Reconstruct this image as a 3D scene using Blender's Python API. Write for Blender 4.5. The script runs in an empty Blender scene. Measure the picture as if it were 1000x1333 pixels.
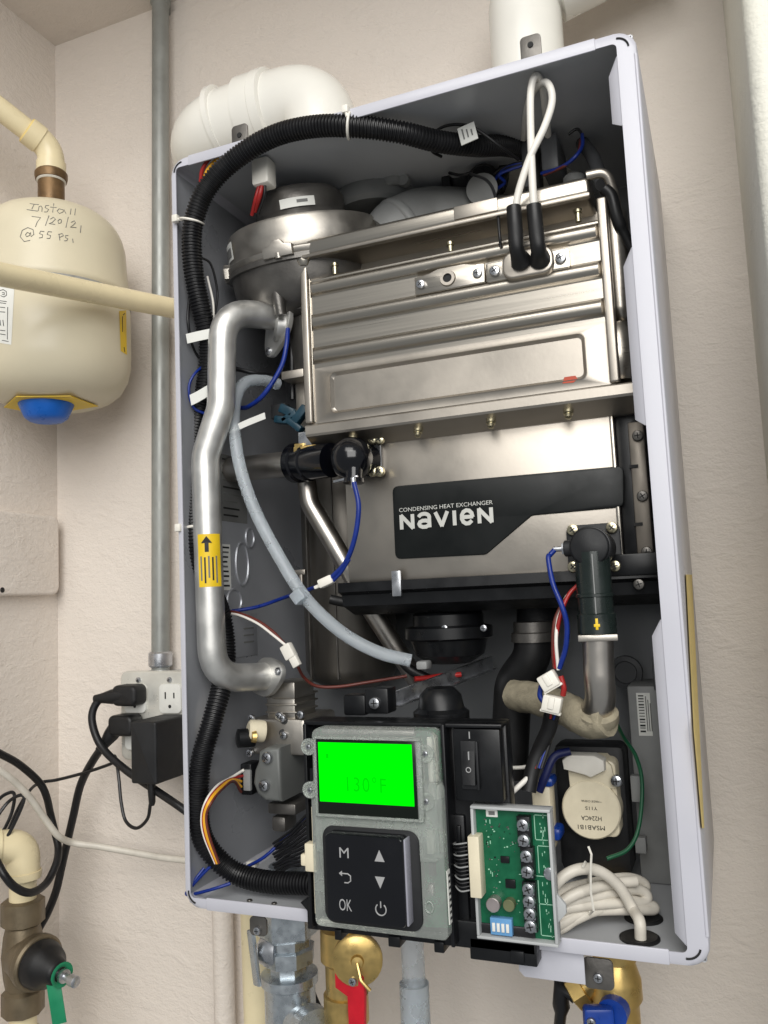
import bpy, bmesh, math, random
from mathutils import Vector, Matrix
random.seed(7)
S = bpy.context.scene
COL = S.collection
# ------------------------------------------------------------------ camera
F_PX, PW, PH = 1075.7, 1000.0, 1333.0
CAM = Vector((0.4644, -0.6342, 0.2658))
RIGHT = Vector((0.92415035, 0.37936742, -0.04501655))
DOWN = Vector((-0.08015229, 0.07732949, -0.99377853))
FWD = Vector((-0.37352609, 0.92200895, 0.10187125))
cd = bpy.data.cameras.new('camera'); cam = bpy.data.objects.new('camera', cd); COL.objects.link(cam)
cam.matrix_world = Matrix(((RIGHT.x, -DOWN.x, -FWD.x, CAM.x), (RIGHT.y, -DOWN.y, -FWD.y, CAM.y), (RIGHT.z, -DOWN.z, -FWD.z, CAM.z), (0, 0, 0, 1)))
cd.sensor_fit = 'VERTICAL'; cd.sensor_height = 24; cd.sensor_width = 18
cd.lens = F_PX * 24 / PH; cd.clip_start = 0.02; cd.clip_end = 60
S.camera = cam
# ------------------------------------------------------------------ light
w = bpy.data.worlds.new('World'); S.world = w; w.use_nodes = True
bg = w.node_tree.nodes['Background']; bg.inputs[0].default_value = (0.93, 0.97, 1.0, 1); bg.inputs[1].default_value = 0.26
def area(name, loc, target, size, power, col, sizey=None):
    l = bpy.data.lights.new(name, 'AREA'); l.energy = power; l.color = col
    l.shape = 'RECTANGLE'; l.size = size; l.size_y = sizey or size
    o = bpy.data.objects.new(name, l); COL.objects.link(o); o.location = loc
    o.rotation_euler = (Vector(target) - Vector(loc)).to_track_quat('-Z', 'Y').to_euler()
    return o
area('garage_opening_light', (1.25, -2.6, 1.3), (0.15, 0.1, 0.35), 2.3, 74, (1.0, 0.985, 0.96), 1.9)
area('overhead_fill', (0.5, -2.1, 2.3), (0.2, 0.1, 0.3), 1.8, 28, (1.0, 0.97, 0.92), 1.0)  # unseen lamp, added for light from above and graded reflections
S.view_settings.view_transform = 'Standard'; S.view_settings.look = 'None'
S.view_settings.gamma = 1.0; S.view_settings.exposure = 0.12; S.view_settings.use_curve_mapping = False
S.render.engine = 'CYCLES'
S.cycles.max_bounces = 10; S.cycles.transparent_max_bounces = 12

# ------------------------------------------------------------------ helpers
def ray(px, py): return RIGHT * ((px - PW / 2) / F_PX) + DOWN * ((py - PH / 2) / F_PX) + FWD
def P(px, py, y):            # the point of the place seen at a photo position, at depth y from the cabinet front
    d = ray(px, py); return CAM + d * ((y - CAM.y) / d.y)
def PX(px, py, x): d = ray(px, py); return CAM + d * ((x - CAM.x) / d.x)
def PZ(px, py, z): d = ray(px, py); return CAM + d * ((z - CAM.z) / d.z)
def V(*a): return Vector(a)
def spline(pts, n=8, closed=False):
    pts = [Vector(p) for p in pts]; out = []; N = len(pts)
    if N < 3: return pts
    for i in range(N if closed else N - 1):
        if closed: p0, p1, p2, p3 = pts[i - 1], pts[i], pts[(i + 1) % N], pts[(i + 2) % N]
        else: p0 = pts[i - 1] if i else pts[0] * 2 - pts[1]; p1 = pts[i]; p2 = pts[i + 1]; p3 = pts[i + 2] if i + 2 < N else pts[-1] * 2 - pts[-2]
        for k in range(n):
            t = k / n
            out.append(0.5 * ((2 * p1) + (p2 - p0) * t + (2 * p0 - 5 * p1 + 4 * p2 - p3) * t * t + (3 * p1 - p0 - 3 * p2 + p3) * t ** 3))
    if not closed: out.append(pts[-1])
    return out
def rounded(pts, r, n=6):     # a pipe run: straight legs, bends of radius r
    pts = [Vector(p) for p in pts]; out = [pts[0]]
    for i in range(1, len(pts) - 1):
        a, b, c = pts[i - 1], pts[i], pts[i + 1]
        u = (a - b).normalized(); v = (c - b).normalized(); ang = u.angle(v)
        d = min(r / math.tan(ang / 2), (a - b).length * .49, (c - b).length * .49)
        s, e = b + u * d, b + v * d
        for k in range(n + 1):
            t = k / n; out.append(s * (1 - t) ** 2 + b * 2 * t * (1 - t) + e * t * t)
    out.append(pts[-1]); return out
def resample(pts, step):
    out = [pts[0].copy()]; acc = 0.0
    for a, b in zip(pts, pts[1:]):
        L = (b - a).length
        if L < 1e-9: continue
        t = step - acc
        while t <= L: out.append(a.lerp(b, t / L)); t += step
        acc = L - (t - step)
    return out
def frame(n):
    n = Vector(n).normalized(); a = V(0, 0, 1) if abs(n.z) < .9 else V(1, 0, 0)
    u = a.cross(n).normalized(); return u, n.cross(u), n
def rr(x0, x1, z0, z1, r, n=6):
    o = []
    for cx, cz, a0 in ((x1 - r, z1 - r, 0), (x0 + r, z1 - r, 90), (x0 + r, z0 + r, 180), (x1 - r, z0 + r, 270)):
        for k in range(n + 1):
            a = math.radians(a0 + 90 * k / n); o.append((cx + r * math.cos(a), cz + r * math.sin(a)))
    return o
class MB:
    def __init__(s): s.v = []; s.f = []; s.m = []; s.cur = 0
    def add(s, vs, fs):
        n = len(s.v); s.v += [Vector(p) for p in vs]; s.f += [[i + n for i in f] for f in fs]; s.m += [s.cur] * len(fs); return s
    def bm(s, b):
        b.verts.index_update(); s.add([q.co.copy() for q in b.verts], [[q.index for q in f.verts] for f in b.faces]); b.free(); return s
    def box(s, x0, x1, y0, y1, z0, z1, bev=0, seg=2, rot=None):
        b = bmesh.new(); c = V((x0 + x1) / 2, (y0 + y1) / 2, (z0 + z1) / 2)
        bmesh.ops.create_cube(b, size=1)
        for q in b.verts: q.co = V(q.co.x * abs(x1 - x0), q.co.y * abs(y1 - y0), q.co.z * abs(z1 - z0))
        if bev: bmesh.ops.bevel(b, geom=b.edges[:], offset=min(bev, .49 * min(abs(x1 - x0), abs(y1 - y0), abs(z1 - z0))), segments=seg, affect='EDGES', profile=.5)
        for q in b.verts: q.co = (rot @ q.co if rot else q.co) + c
        return s.bm(b)
    def obox(s, c, u, v, n, su, sv, sn, bev=0, seg=2):   # oriented box
        r = Matrix((Vector(u).normalized(), Vector(v).normalized(), Vector(n).normalized())).transposed()
        c = Vector(c); return s.box(c.x - su / 2, c.x + su / 2, c.y - sv / 2, c.y + sv / 2, c.z - sn / 2, c.z + sn / 2, bev, seg, r)
    def tube(s, pts, r, seg=12, caps=True, closed=False, flat=None):
        pts = [Vector(p) for p in pts]; N = len(pts)
        if not isinstance(r, (list, tuple)): r = [r] * N
        T = []
        for i in range(N):
            a = pts[i - 1] if (i or closed) else pts[0]; b = pts[(i + 1) % N] if (i < N - 1 or closed) else pts[-1]
            T.append((b - a).normalized())
        u = frame(T[0])[0]; vs = []
        for i in range(N):
            u = (u - T[i] * u.dot(T[i])).normalized(); w_ = T[i].cross(u)
            for k in range(seg):
                a = 2 * math.pi * k / seg; ca, sa = math.cos(a), math.sin(a)
                if flat: sa *= flat
                vs.append(pts[i] + (u * ca + w_ * sa) * r[i])
        fs = []
        for i in range(N if closed else N - 1):
            j = (i + 1) % N
            for k in range(seg): k2 = (k + 1) % seg; fs.append([i * seg + k, i * seg + k2, j * seg + k2, j * seg + k])
        if caps and not closed: fs += [list(range(seg))[::-1], [(N - 1) * seg + k for k in range(seg)]]
        return s.add(vs, fs)
    def lathe(s, prof, o, axis=(0, 0, 1), seg=32, a0=0):  # prof: (radius, height along the axis)
        u, v, n = frame(axis); o = Vector(o); vs = []; N = len(prof)
        for r, h in prof:
            for k in range(seg):
                a = 2 * math.pi * k / seg + a0; vs.append(o + n * h + (u * math.cos(a) + v * math.sin(a)) * max(r, 1e-5))
        fs = [[i * seg + k, i * seg + (k + 1) % seg, (i + 1) * seg + (k + 1) % seg, (i + 1) * seg + k] for i in range(N - 1) for k in range(seg)]
        if prof[0][0] > 1e-4: fs.append(list(range(seg))[::-1])
        if prof[-1][0] > 1e-4: fs.append([(N - 1) * seg + k for k in range(seg)])
        return s.add(vs, fs)
    def cyl(s, a, b, r, seg=20, bev=0, r2=None):
        a, b = Vector(a), Vector(b); L = (b - a).length; r2 = r if r2 is None else r2
        pr = [(r - bev, 0), (r, bev), (r2, L - bev), (r2 - bev, L)] if bev else [(r, 0), (r2, L)]
        return s.lathe(pr, a, b - a, seg)
    def prism(s, poly, o, u, v, n, d, bev=0, seg=2):      # polygon in (u,v), from o, thickness d along n
        b = bmesh.new(); o, u, v, n = map(Vector, (o, u, v, n))
        b0 = [b.verts.new(o + u * p[0] + v * p[1]) for p in poly]; b1 = [b.verts.new(o + u * p[0] + v * p[1] + n * d) for p in poly]
        N = len(poly); b.faces.new(b0[::-1]); tf = b.faces.new(b1)
        for i in range(N): b.faces.new([b0[i], b0[(i + 1) % N], b1[(i + 1) % N], b1[i]])
        bmesh.ops.recalc_face_normals(b, faces=b.faces[:])
        if bev: bmesh.ops.bevel(b, geom=tf.edges[:], offset=bev, segments=seg, affect='EDGES', profile=.5)
        return s.bm(b)
    def fprism(s, poly, y, d, bev=0, seg=2):              # polygon given as (x,z), front face at depth y, d thick backwards
        return s.prism([(p[0], p[1]) for p in poly], (0, y + d, 0), (1, 0, 0), (0, 0, 1), (0, -1, 0), d, bev, seg)
    def fbox(s, px0, py0, px1, py1, y0, y1, bev=.0005, seg=2):   # box whose front face (at y0) has these photo corners
        a, b = P(px0, py0, y0), P(px1, py1, y0)
        return s.box(min(a.x, b.x), max(a.x, b.x), y0, y1, min(a.z, b.z), max(a.z, b.z), bev, seg)
    def loft(s, loops, closed=True, capa=False, capb=False):
        n = len(loops[0]); vs = [p for l in loops for p in l]; fs = []
        for i in range(len(loops) - 1):
            for k in range(n if closed else n - 1):
                k2 = (k + 1) % n; fs.append([i * n + k, i * n + k2, (i + 1) * n + k2, (i + 1) * n + k])
        if capa: fs.append(list(range(n))[::-1])
        if capb: fs.append([(len(loops) - 1) * n + k for k in range(n)])
        return s.add(vs, fs)
    def build(s, name, mats, parent=None, smooth=38, label=None, recalc=True):
        if not isinstance(mats, (list, tuple)): mats = [mats]
        lo = V(*[min(p[i] for p in s.v) for i in range(3)]); hi = V(*[max(p[i] for p in s.v) for i in range(3)])
        org = V((lo.x + hi.x) / 2, (lo.y + hi.y) / 2, lo.z) if parent is None else (lo + hi) / 2
        me = bpy.data.meshes.new(name); me.from_pydata([p - org for p in s.v], [], s.f)
        for m in mats: me.materials.append(m)
        if len(mats) > 1: me.polygons.foreach_set('material_index', s.m)
        if recalc:
            b = bmesh.new(); b.from_mesh(me); bmesh.ops.recalc_face_normals(b, faces=b.faces[:]); b.to_mesh(me); b.free()
        if smooth:
            me.shade_smooth(); me.set_sharp_from_angle(angle=math.radians(smooth))
        me.update(); o = bpy.data.objects.new(name, me); return place(o, org, parent, label)
WL = {}
def place(o, org, parent=None, label=None):
    COL.objects.link(o); WL[o.name] = Vector(org)
    if parent: o.parent = parent; o.location = Vector(org) - WL[parent.name]
    else: o.location = org
    if label: o['label'] = label
    return o
def thing(name, label, cat, loc, group=None):
    o = bpy.data.objects.new(name, None); o.empty_display_size = .02; place(o, loc); return tag(o, label, cat, group)
def tag(o, label, cat, group=None):
    o['label'] = label; o['category'] = cat
    if group: o['group'] = group
    return o
def struct(o): o['kind'] = 'structure'; return o
def inst(me, name, parent, loc, axis=(0, -1, 0), scale=1, spin=0):   # shared mesh modelled along +Z
    o = bpy.data.objects.new(name, me); place(o, loc, parent)
    o.rotation_euler = (Vector(axis).to_track_quat('Z', 'Y') @ Matrix.Rotation(spin, 3, 'Z').to_quaternion()).to_euler(); o.scale = (scale,) * 3
    return o
def text(name, body, mat, parent, o, size, u=(1, 0, 0), v=(0, 0, 1), offset=0, ext=.0002, align='LEFT', sx=1, wide=1):
    c = bpy.data.curves.new(name, 'FONT'); c.body = body; c.size = size; c.offset = offset; c.extrude = ext; c.align_x = align; c.space_character = sx; c.resolution_u = 3
    t = bpy.data.objects.new(name, c); COL.objects.link(t)
    me = bpy.data.meshes.new_from_object(t.evaluated_get(bpy.context.evaluated_depsgraph_get())); bpy.data.objects.remove(t); bpy.data.curves.remove(c)
    u, v = Vector(u).normalized(), Vector(v).normalized(); n = u.cross(v)
    for q in me.vertices: q.co = u * q.co.x * wide + v * q.co.y + n * (q.co.z + ext)
    me.name = name; me.materials.clear(); me.materials.append(mat)
    ob = bpy.data.objects.new(name, me); return place(ob, Vector(o), parent)
# ------------------------------------------------------------------ materials
def L(r, g, b):
    f = lambda c: ((c / 255 + .055) / 1.055) ** 2.4 if c > 10 else c / 255 / 12.92
    return (f(r), f(g), f(b))
def M(name, col, rough=.5, metal=0.0, vary=.12, vs=40, bump=0, bs=200, stretch=None, coat=0, spec=.5, trans=0, ior=1.45, emit=None, es=0, rv=.12, world=False, sss=0, dirt=0):
    m = bpy.data.materials.new(name); m.use_nodes = True; nt = m.node_tree; N = nt.nodes; B = N['Principled BSDF']; K = nt.links.new
    B.inputs['Metallic'].default_value = metal; B.inputs['Specular IOR Level'].default_value = spec
    B.inputs['Coat Weight'].default_value = coat; B.inputs['Coat Roughness'].default_value = .15
    B.inputs['Transmission Weight'].default_value = trans; B.inputs['IOR'].default_value = ior
    if sss: B.inputs['Subsurface Weight'].default_value = sss; B.inputs['Subsurface Radius'].default_value = (.004, .004, .004)
    if emit: B.inputs['Emission Color'].default_value = (*emit, 1); B.inputs['Emission Strength'].default_value = es
    tc = N.new('ShaderNodeTexCoord') if not world else N.new('ShaderNodeNewGeometry'); src = tc.outputs['Object' if not world else 'Position']
    if stretch:
        mp = N.new('ShaderNodeMapping'); mp.inputs['Scale'].default_value = stretch; K(src, mp.inputs[0]); src = mp.outputs[0]
    nz = N.new('ShaderNodeTexNoise'); nz.inputs['Scale'].default_value = vs; nz.inputs['Detail'].default_value = 5; K(src, nz.inputs['Vector'])
    mr = N.new('ShaderNodeMapRange'); mr.inputs['From Min'].default_value = .3; mr.inputs['From Max'].default_value = .7; K(nz.outputs[0], mr.inputs[0])
    mx = N.new('ShaderNodeMix'); mx.data_type = 'RGBA'; mx.inputs[6].default_value = (*[c * (1 - vary) for c in col], 1); mx.inputs[7].default_value = (*[min(1, c * (1 + vary)) for c in col], 1)
    K(mr.outputs[0], mx.inputs[0]); cout = mx.outputs[2]
    if dirt:
        n2 = N.new('ShaderNodeTexNoise'); n2.inputs['Scale'].default_value = vs * .35; n2.inputs['Detail'].default_value = 8; n2.inputs['Roughness'].default_value = .7; K(src, n2.inputs['Vector'])
        r2 = N.new('ShaderNodeMapRange'); r2.inputs['From Min'].default_value = .52; r2.inputs['From Max'].default_value = .75; r2.inputs['To Max'].default_value = dirt; K(n2.outputs[0], r2.inputs[0])
        m2 = N.new('ShaderNodeMix'); m2.data_type = 'RGBA'; m2.inputs[7].default_value = (col[0] * .45, col[1] * .4, col[2] * .33, 1); K(r2.outputs[0], m2.inputs[0]); K(cout, m2.inputs[6]); cout = m2.outputs[2]
    K(cout, B.inputs['Base Color'])
    rm = N.new('ShaderNodeMapRange'); rm.inputs['From Min'].default_value = .3; rm.inputs['From Max'].default_value = .7
    rm.inputs['To Min'].default_value = max(.02, rough - rv); rm.inputs['To Max'].default_value = min(1, rough + rv); K(nz.outputs[0], rm.inputs[0]); K(rm.outputs[0], B.inputs['Roughness'])
    if bump:
        nb = N.new('ShaderNodeTexNoise'); nb.inputs['Scale'].default_value = bs; nb.inputs['Detail'].default_value = 4; K(src, nb.inputs['Vector'])
        bp = N.new('ShaderNodeBump'); bp.inputs['Strength'].default_value = bump; bp.inputs['Distance'].default_value = .001; K(nb.outputs[0], bp.inputs['Height']); K(bp.outputs[0], B.inputs['Normal'])
    return m
def wall_mat(name, col, fine=1.0):
    m = bpy.data.materials.new(name); m.use_nodes = True; nt = m.node_tree; N = nt.nodes; K = nt.links.new; B = N['Principled BSDF']
    B.inputs['Roughness'].default_value = .55; B.inputs['Specular IOR Level'].default_value = .35
    g = N.new('ShaderNodeNewGeometry'); mp = N.new('ShaderNodeMapping'); mp.inputs['Scale'].default_value = (1, 1, 1.9); K(g.outputs['Position'], mp.inputs[0])
    def noise(sc, det, src, rg=.55, dist=0):
        n = N.new('ShaderNodeTexNoise'); n.inputs['Scale'].default_value = sc; n.inputs['Detail'].default_value = det; n.inputs['Roughness'].default_value = rg; n.inputs['Distortion'].default_value = dist; K(src, n.inputs['Vector']); return n
    a = noise(5, 4, g.outputs['Position']); b = noise(22, 5, mp.outputs[0], .6, .6); c = noise(85, 5, mp.outputs[0], .6, .4); d = noise(380, 3, g.outputs['Position'])
    r = N.new('ShaderNodeMapRange'); r.inputs['From Min'].default_value = .52; r.inputs['From Max'].default_value = .62; K(b.outputs[0], r.inputs[0])   # trowel ridges
    mx = N.new('ShaderNodeMix'); mx.data_type = 'RGBA'; mx.inputs[6].default_value = (*[q * .93 for q in col], 1); mx.inputs[7].default_value = (*[min(1, q * 1.05) for q in col], 1); K(a.outputs[0], mx.inputs[0])
    st = noise(60, 6, g.outputs['Position'], .7); sr = N.new('ShaderNodeMapRange'); sr.inputs['From Min'].default_value = .68; sr.inputs['From Max'].default_value = .76; sr.inputs['To Max'].default_value = .35; K(st.outputs[0], sr.inputs[0])
    m2 = N.new('ShaderNodeMix'); m2.data_type = 'RGBA'; m2.inputs[7].default_value = (col[0] * .72, col[1] * .69, col[2] * .64, 1); K(sr.outputs[0], m2.inputs[0]); K(mx.outputs[2], m2.inputs[6]); K(m2.outputs[2], B.inputs['Base Color'])
    def mul(x, k): q = N.new('ShaderNodeMath'); q.operation = 'MULTIPLY'; q.inputs[1].default_value = k; K(x, q.inputs[0]); return q.outputs[0]
    def ad(x, y): q = N.new('ShaderNodeMath'); q.operation = 'ADD'; K(x, q.inputs[0]); K(y, q.inputs[1]); return q.outputs[0]
    h = ad(ad(mul(r.outputs[0], .3), mul(c.outputs[0], 1.0)), ad(mul(d.outputs[0], .5), mul(b.outputs[0], .7)))
    bp = N.new('ShaderNodeBump'); bp.inputs['Strength'].default_value = .42 * fine; bp.inputs['Distance'].default_value = .0032; K(h, bp.inputs['Height']); K(bp.outputs[0], B.inputs['Normal'])
    return m
m_wall = wall_mat('wall_paint', L(224, 215, 205)); m_wall2 = wall_mat('wall_paint_pale', L(226, 224, 212), .8)
m_white = M('white_powder_coat', L(190, 190, 198), .34, vary=.03, vs=20, rv=.06, coat=.15)
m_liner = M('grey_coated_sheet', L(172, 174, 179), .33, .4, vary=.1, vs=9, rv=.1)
m_liner_top = M('lighter_grey_sheet', L(192, 194, 197), .4, .15, vary=.08, vs=9, rv=.1)  # lighter grey than the side sheets, for the top panel
m_liner_dark = M('darker_grey_sheet', L(128, 130, 132), .4, .25, vary=.14, vs=9, rv=.1)  # darker grey than the side sheets, for the back panel
m_ss = M('brushed_stainless', L(180, 174, 164), .3, 1, vary=.04, vs=90, stretch=(.06, 1, 5), rv=.03, bump=.02, bs=160)
m_ss2 = M('satin_stainless_sheet', L(180, 173, 163), .42, 1, vary=.09, vs=14, rv=.08, bump=.04, bs=300)
m_sspipe = M('stainless_pipe', L(198, 192, 184), .34, 1, vary=.05, vs=60, rv=.05)
m_alu = M('aluminium_pipe', L(212, 211, 207), .42, .85, vary=.07, vs=60, rv=.08, bump=.06, bs=400)
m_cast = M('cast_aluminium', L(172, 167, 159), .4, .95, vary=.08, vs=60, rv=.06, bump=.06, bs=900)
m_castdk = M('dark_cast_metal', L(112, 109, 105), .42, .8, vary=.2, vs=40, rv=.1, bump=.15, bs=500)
m_zinc = M('zinc_plate', L(190, 192, 196), .3, .95, vary=.16, vs=90, rv=.12)
m_galv = M('galvanised_iron', L(190, 197, 202), .3, .9, vary=.1, vs=120, rv=.12, bump=.08, bs=300, dirt=.1)
m_screw = M('yellow_zinc_screw', L(196, 188, 160), .28, .95, vary=.15, vs=300)
m_dark = M('screw_recess', (.012, .012, .012), .7, vary=0)
m_black = M('black_plastic', L(19, 20, 22), .34, vary=.2, vs=60, rv=.08, spec=.4)
m_blackm = M('matt_black_plastic', L(26, 27, 29), .55, vary=.25, vs=50, rv=.1, bump=.08, bs=900)
m_rubber = M('black_rubber', L(22, 22, 23), .48, vary=.2, vs=50)
m_hose = M('black_corrugated_plastic', L(20, 20, 22), .4, vary=.25, vs=80, rv=.1)
m_gloss = M('gloss_black_plastic', L(9, 10, 15), .14, vary=.1, vs=40, rv=.05, coat=.2)
m_greyp = M('grey_plastic', L(134, 135, 134), .5, vary=.1, vs=40)
m_greyd = M('dark_grey_plastic', L(74, 75, 77), .5, vary=.12, vs=40)
m_wcable = M('white_cable_jacket', L(208, 202, 190), .42, vary=.07, vs=60, dirt=.25)
m_wnylon = M('white_nylon', L(226, 222, 212), .4, vary=.05, vs=90, sss=.1)
m_pvc = M('white_pvc', L(232, 230, 222), .24, vary=.03, vs=20, rv=.05)
m_cpvc = M('cream_cpvc', L(228, 214, 176), .3, vary=.05, vs=25, rv=.06, dirt=.12)
m_tank = M('almond_enamel', L(208, 199, 174), .36, vary=.03, vs=15, rv=.05, dirt=.08)
m_bronze = M('aged_bronze', L(120, 96, 68), .5, .7, vary=.3, vs=70, bump=.2, bs=300)
m_bronzeg = M('cast_bronze_grey', L(118, 106, 86), .48, .55, vary=.2, vs=50, bump=.2, bs=400)
m_brass = M('brass', L(212, 182, 116), .36, .9, vary=.14, vs=80)
m_blue = M('blue_plastic', L(18, 96, 190), .35, vary=.08, vs=60)
m_blueh = M('blue_handle', L(20, 62, 150), .35, vary=.15, vs=60)
m_red = M('red_handle_coating', L(196, 22, 40), .35, vary=.15, vs=60)
m_yel = M('yellow_label', L(226, 190, 32), .45, vary=.08, vs=40)
m_yel2 = M('yellow_foam_tape', L(224, 200, 132), .7, vary=.12, vs=120)
m_label = M('white_paper_label', L(222, 222, 216), .5, vary=.03, vs=60)
m_ink = M('black_ink', L(34, 34, 34), .6, vary=0)
m_inkg = M('grey_ink', L(110, 110, 108), .6, vary=.1)
m_wblue = M('blue_wire', L(16, 42, 122), .35, vary=.12, vs=90)
m_wred = M('red_wire', L(150, 34, 32), .35, vary=.12)
m_wwhite = M('white_wire', L(226, 222, 214), .38, vary=.05)
m_wyel = M('yellow_wire', L(226, 166, 40), .38, vary=.08)
m_wgrn = M('green_wire', L(26, 84, 56), .4, vary=.1)
m_wblk = M('black_wire', L(22, 22, 24), .42, vary=.1)
m_wbrn = M('brown_wire', L(96, 44, 36), .42, vary=.1)
m_silic = M('translucent_silicone', L(226, 233, 238), .28, vary=.04, vs=60, trans=.7, ior=1.3, rv=.02)
m_clearp = M('frosted_polycarbonate', L(216, 222, 216), .22, vary=.06, vs=70, trans=.72, ior=1.2, rv=.1)
m_pcb = M('green_circuit_board', L(10, 88, 58), .38, vary=.18, vs=120, rv=.1)
m_pcbl = M('board_silkscreen', L(150, 196, 170), .5, vary=.1)
m_pcbt = M('board_trace', L(26, 128, 84), .4, vary=.1)
m_lcd = M('green_lit_display', (0, .005, 0), .8, vary=0, spec=.0, emit=(0.0, 1.0, 0.002), es=1.0)
m_lcdt = M('green_lit_digits', (0, .005, 0), .8, vary=0, spec=.0, emit=(0.0, .72, 0.002), es=1.0)
m_lcdk = M('display_dark_mask', L(8, 16, 8), .2, vary=0)
m_key = M('key_legend', L(158, 158, 158), .5, vary=0)
m_cream = M('cream_plastic', L(222, 212, 186), .42, vary=.06, vs=60, dirt=.15)
m_teal = M('green_tag', L(24, 128, 88), .45, vary=.1, vs=60)
m_insul = M('glass_cloth_wrap', L(146, 138, 118), .8, vary=.2, vs=120, bump=.6, bs=700)
m_red2 = M('red_rubber', L(120, 22, 20), .45, vary=.1)
m_redm = M('red_paint_mark', L(176, 70, 44), .5, vary=.2)
m_dkgreen = M('dark_pps_plastic', L(28, 36, 34), .3, vary=.15, vs=60, coat=.1)
m_emt = M('painted_conduit', L(150, 152, 148), .45, .35, vary=.1, vs=40, dirt=.15)
m_dipb = M('blue_switch_body', L(98, 150, 196), .4, vary=.06)
m_capa = M('capacitor_can', L(188, 178, 176), .3, .8, vary=.1)
m_teal2 = M('dark_teal_clip', L(20, 52, 66), .4, vary=.2, vs=90)
# ================================================================== SETTING
WY = .29; WX = P(72, 60, WY).x; CZ = P(72, 60, WY).z
pier_x = .5135; pier_y = PX(966, 0, pier_x).y
b = MB(); b.box(WX - .1, pier_x + .02, WY, WY + .1, -1.0, CZ + .1); struct(b.build('wall_back', m_wall, smooth=0))
b = MB()
b.prism([(pier_x, WY + .05)] + [(pier_x + .012 - .012 * math.cos(t), pier_y + .012 - .012 * math.sin(t)) for t in [math.pi / 2 * k / 6 for k in range(7)]] + [(1.2, pier_y), (1.2, WY + .05)], (0, 0, -1.0), (1, 0, 0), (0, 1, 0), (0, 0, 1), 2.3)
struct(b.build('wall_right', m_wall2))
b = MB(); b.box(WX - .1, WX, -.25, WY + .05, -1.0, CZ + .1); struct(b.build('wall_left', m_wall, smooth=0))
b = MB(); b.box(WX - .1, 1.2, -.25, WY + .05, CZ, CZ + .1); struct(b.build('ceiling', m_wall, smooth=0))

# ================================================================== THINGS ON THE WALL
# --- conduit
ctop, cbot = P(209, -60, .268), P(209, 862, .268)
t = thing('conduit', 'grey metal conduit running up the wall from the power outlet', 'conduit', cbot)
b = MB(); b.cyl(cbot - V(0, 0, .01), ctop + (ctop - cbot) * .25, .0118, 24); b.build('tube', m_emt, t)
b = MB(); b.lathe([(.0135, -.006), (.0155, -.004), (.0155, .012), (.0135, .014)], cbot, ctop - cbot, 24); b.build('connector', m_zinc, t)
b = MB(); cc = cbot.lerp(ctop, .93); b.lathe([(.0119, -.008), (.0142, -.006), (.0142, .006), (.0119, .008)], cc, ctop - cbot, 24)
b.box(cc.x - .028, cc.x + .001, .284, WY + .001, cc.z - .009, cc.z + .009, .002); b.build('strap', m_emt, t)
# --- outlet box
a = P(156, 874, .238)
ox0, oz1 = a.x, a.z; oz0 = oz1 - .112; ox1 = ox0 + .112
t = thing('power_outlet', 'four-socket power outlet in a metal surface box below the conduit', 'outlet', (ox0 + .056, WY, oz0))
b = MB(); b.prism(rr(ox0 + .003, ox1 - .003, oz0 + .003, oz1 - .003, .006), (0, WY + .001, 0), (1, 0, 0), (0, 0, 1), (0, -1, 0), WY - .247, .001); b.build('box', m_galv, t)
b = MB(); b.fprism(rr(ox0, ox1, oz0, oz1, .01), .238, .0095, .003, 3); b.build('cover_plate', M('pale_plated_steel', L(214, 213, 205), .35, .45, vary=.06, vs=60), t)
me_scr = None
def screw_mesh(name, r, h, mat, cross=True):
    q = MB(); q.lathe([(r, -.001), (r, h * .35), (r * .88, h * .75), (r * .55, h * .97), (0.0, h)], (0, 0, 0), (0, 0, 1), 16)
    if cross:
        q.cur = 1
        for ang in (0, math.pi / 2): q.box(-r * .55, r * .55, -r * .1, r * .1, h * .9, h * 1.03, rot=Matrix.Rotation(ang, 3, 'Z'))
    o = q.build(name, [mat, m_dark]); me = o.data; bpy.data.objects.remove(o)
    off = Vector(((0), 0, 0)); zmin = min(v.co.z for v in me.vertices)
    for v in me.vertices: v.co.z -= zmin
    return me
ME_S = screw_mesh('screw', .0036, .002, m_zinc); ME_Y = screw_mesh('screw', .0052, .0032, m_screw); ME_D = screw_mesh('screw', .0045, .002, m_castdk)
for sx, sz in ((.03, -.011), (.078, -.011)): inst(ME_S, 'screw', t, V(ox0 + sx, .2385, oz1 + sz), spin=random.random())
for i, sx in enumerate((.026, .080)):
    for sz in (-.034, -.080):
        q = MB(); q.fprism(rr(ox0 + sx - .0165, ox0 + sx + .0165, oz1 + sz - .018, oz1 + sz + .018, .006), .2345, .006, .0008)
        q = q.build('receptacle', m_label, t)
        for dx, h in ((-.0065, .0042), (.0065, .0034)):
            s_ = MB(); s_.box(ox0 + sx + dx - .0009, ox0 + sx + dx + .0009, .2341, .236, oz1 + sz + .004 - h, oz1 + sz + .004 + h); s_.build('slot', m_dark, q)
        s_ = MB(); s_.cyl((ox0 + sx, .2341, oz1 + sz - .0095), (ox0 + sx, .236, oz1 + sz - .0095), .0022, 12); s_.build('slot', m_dark, q)
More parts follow.
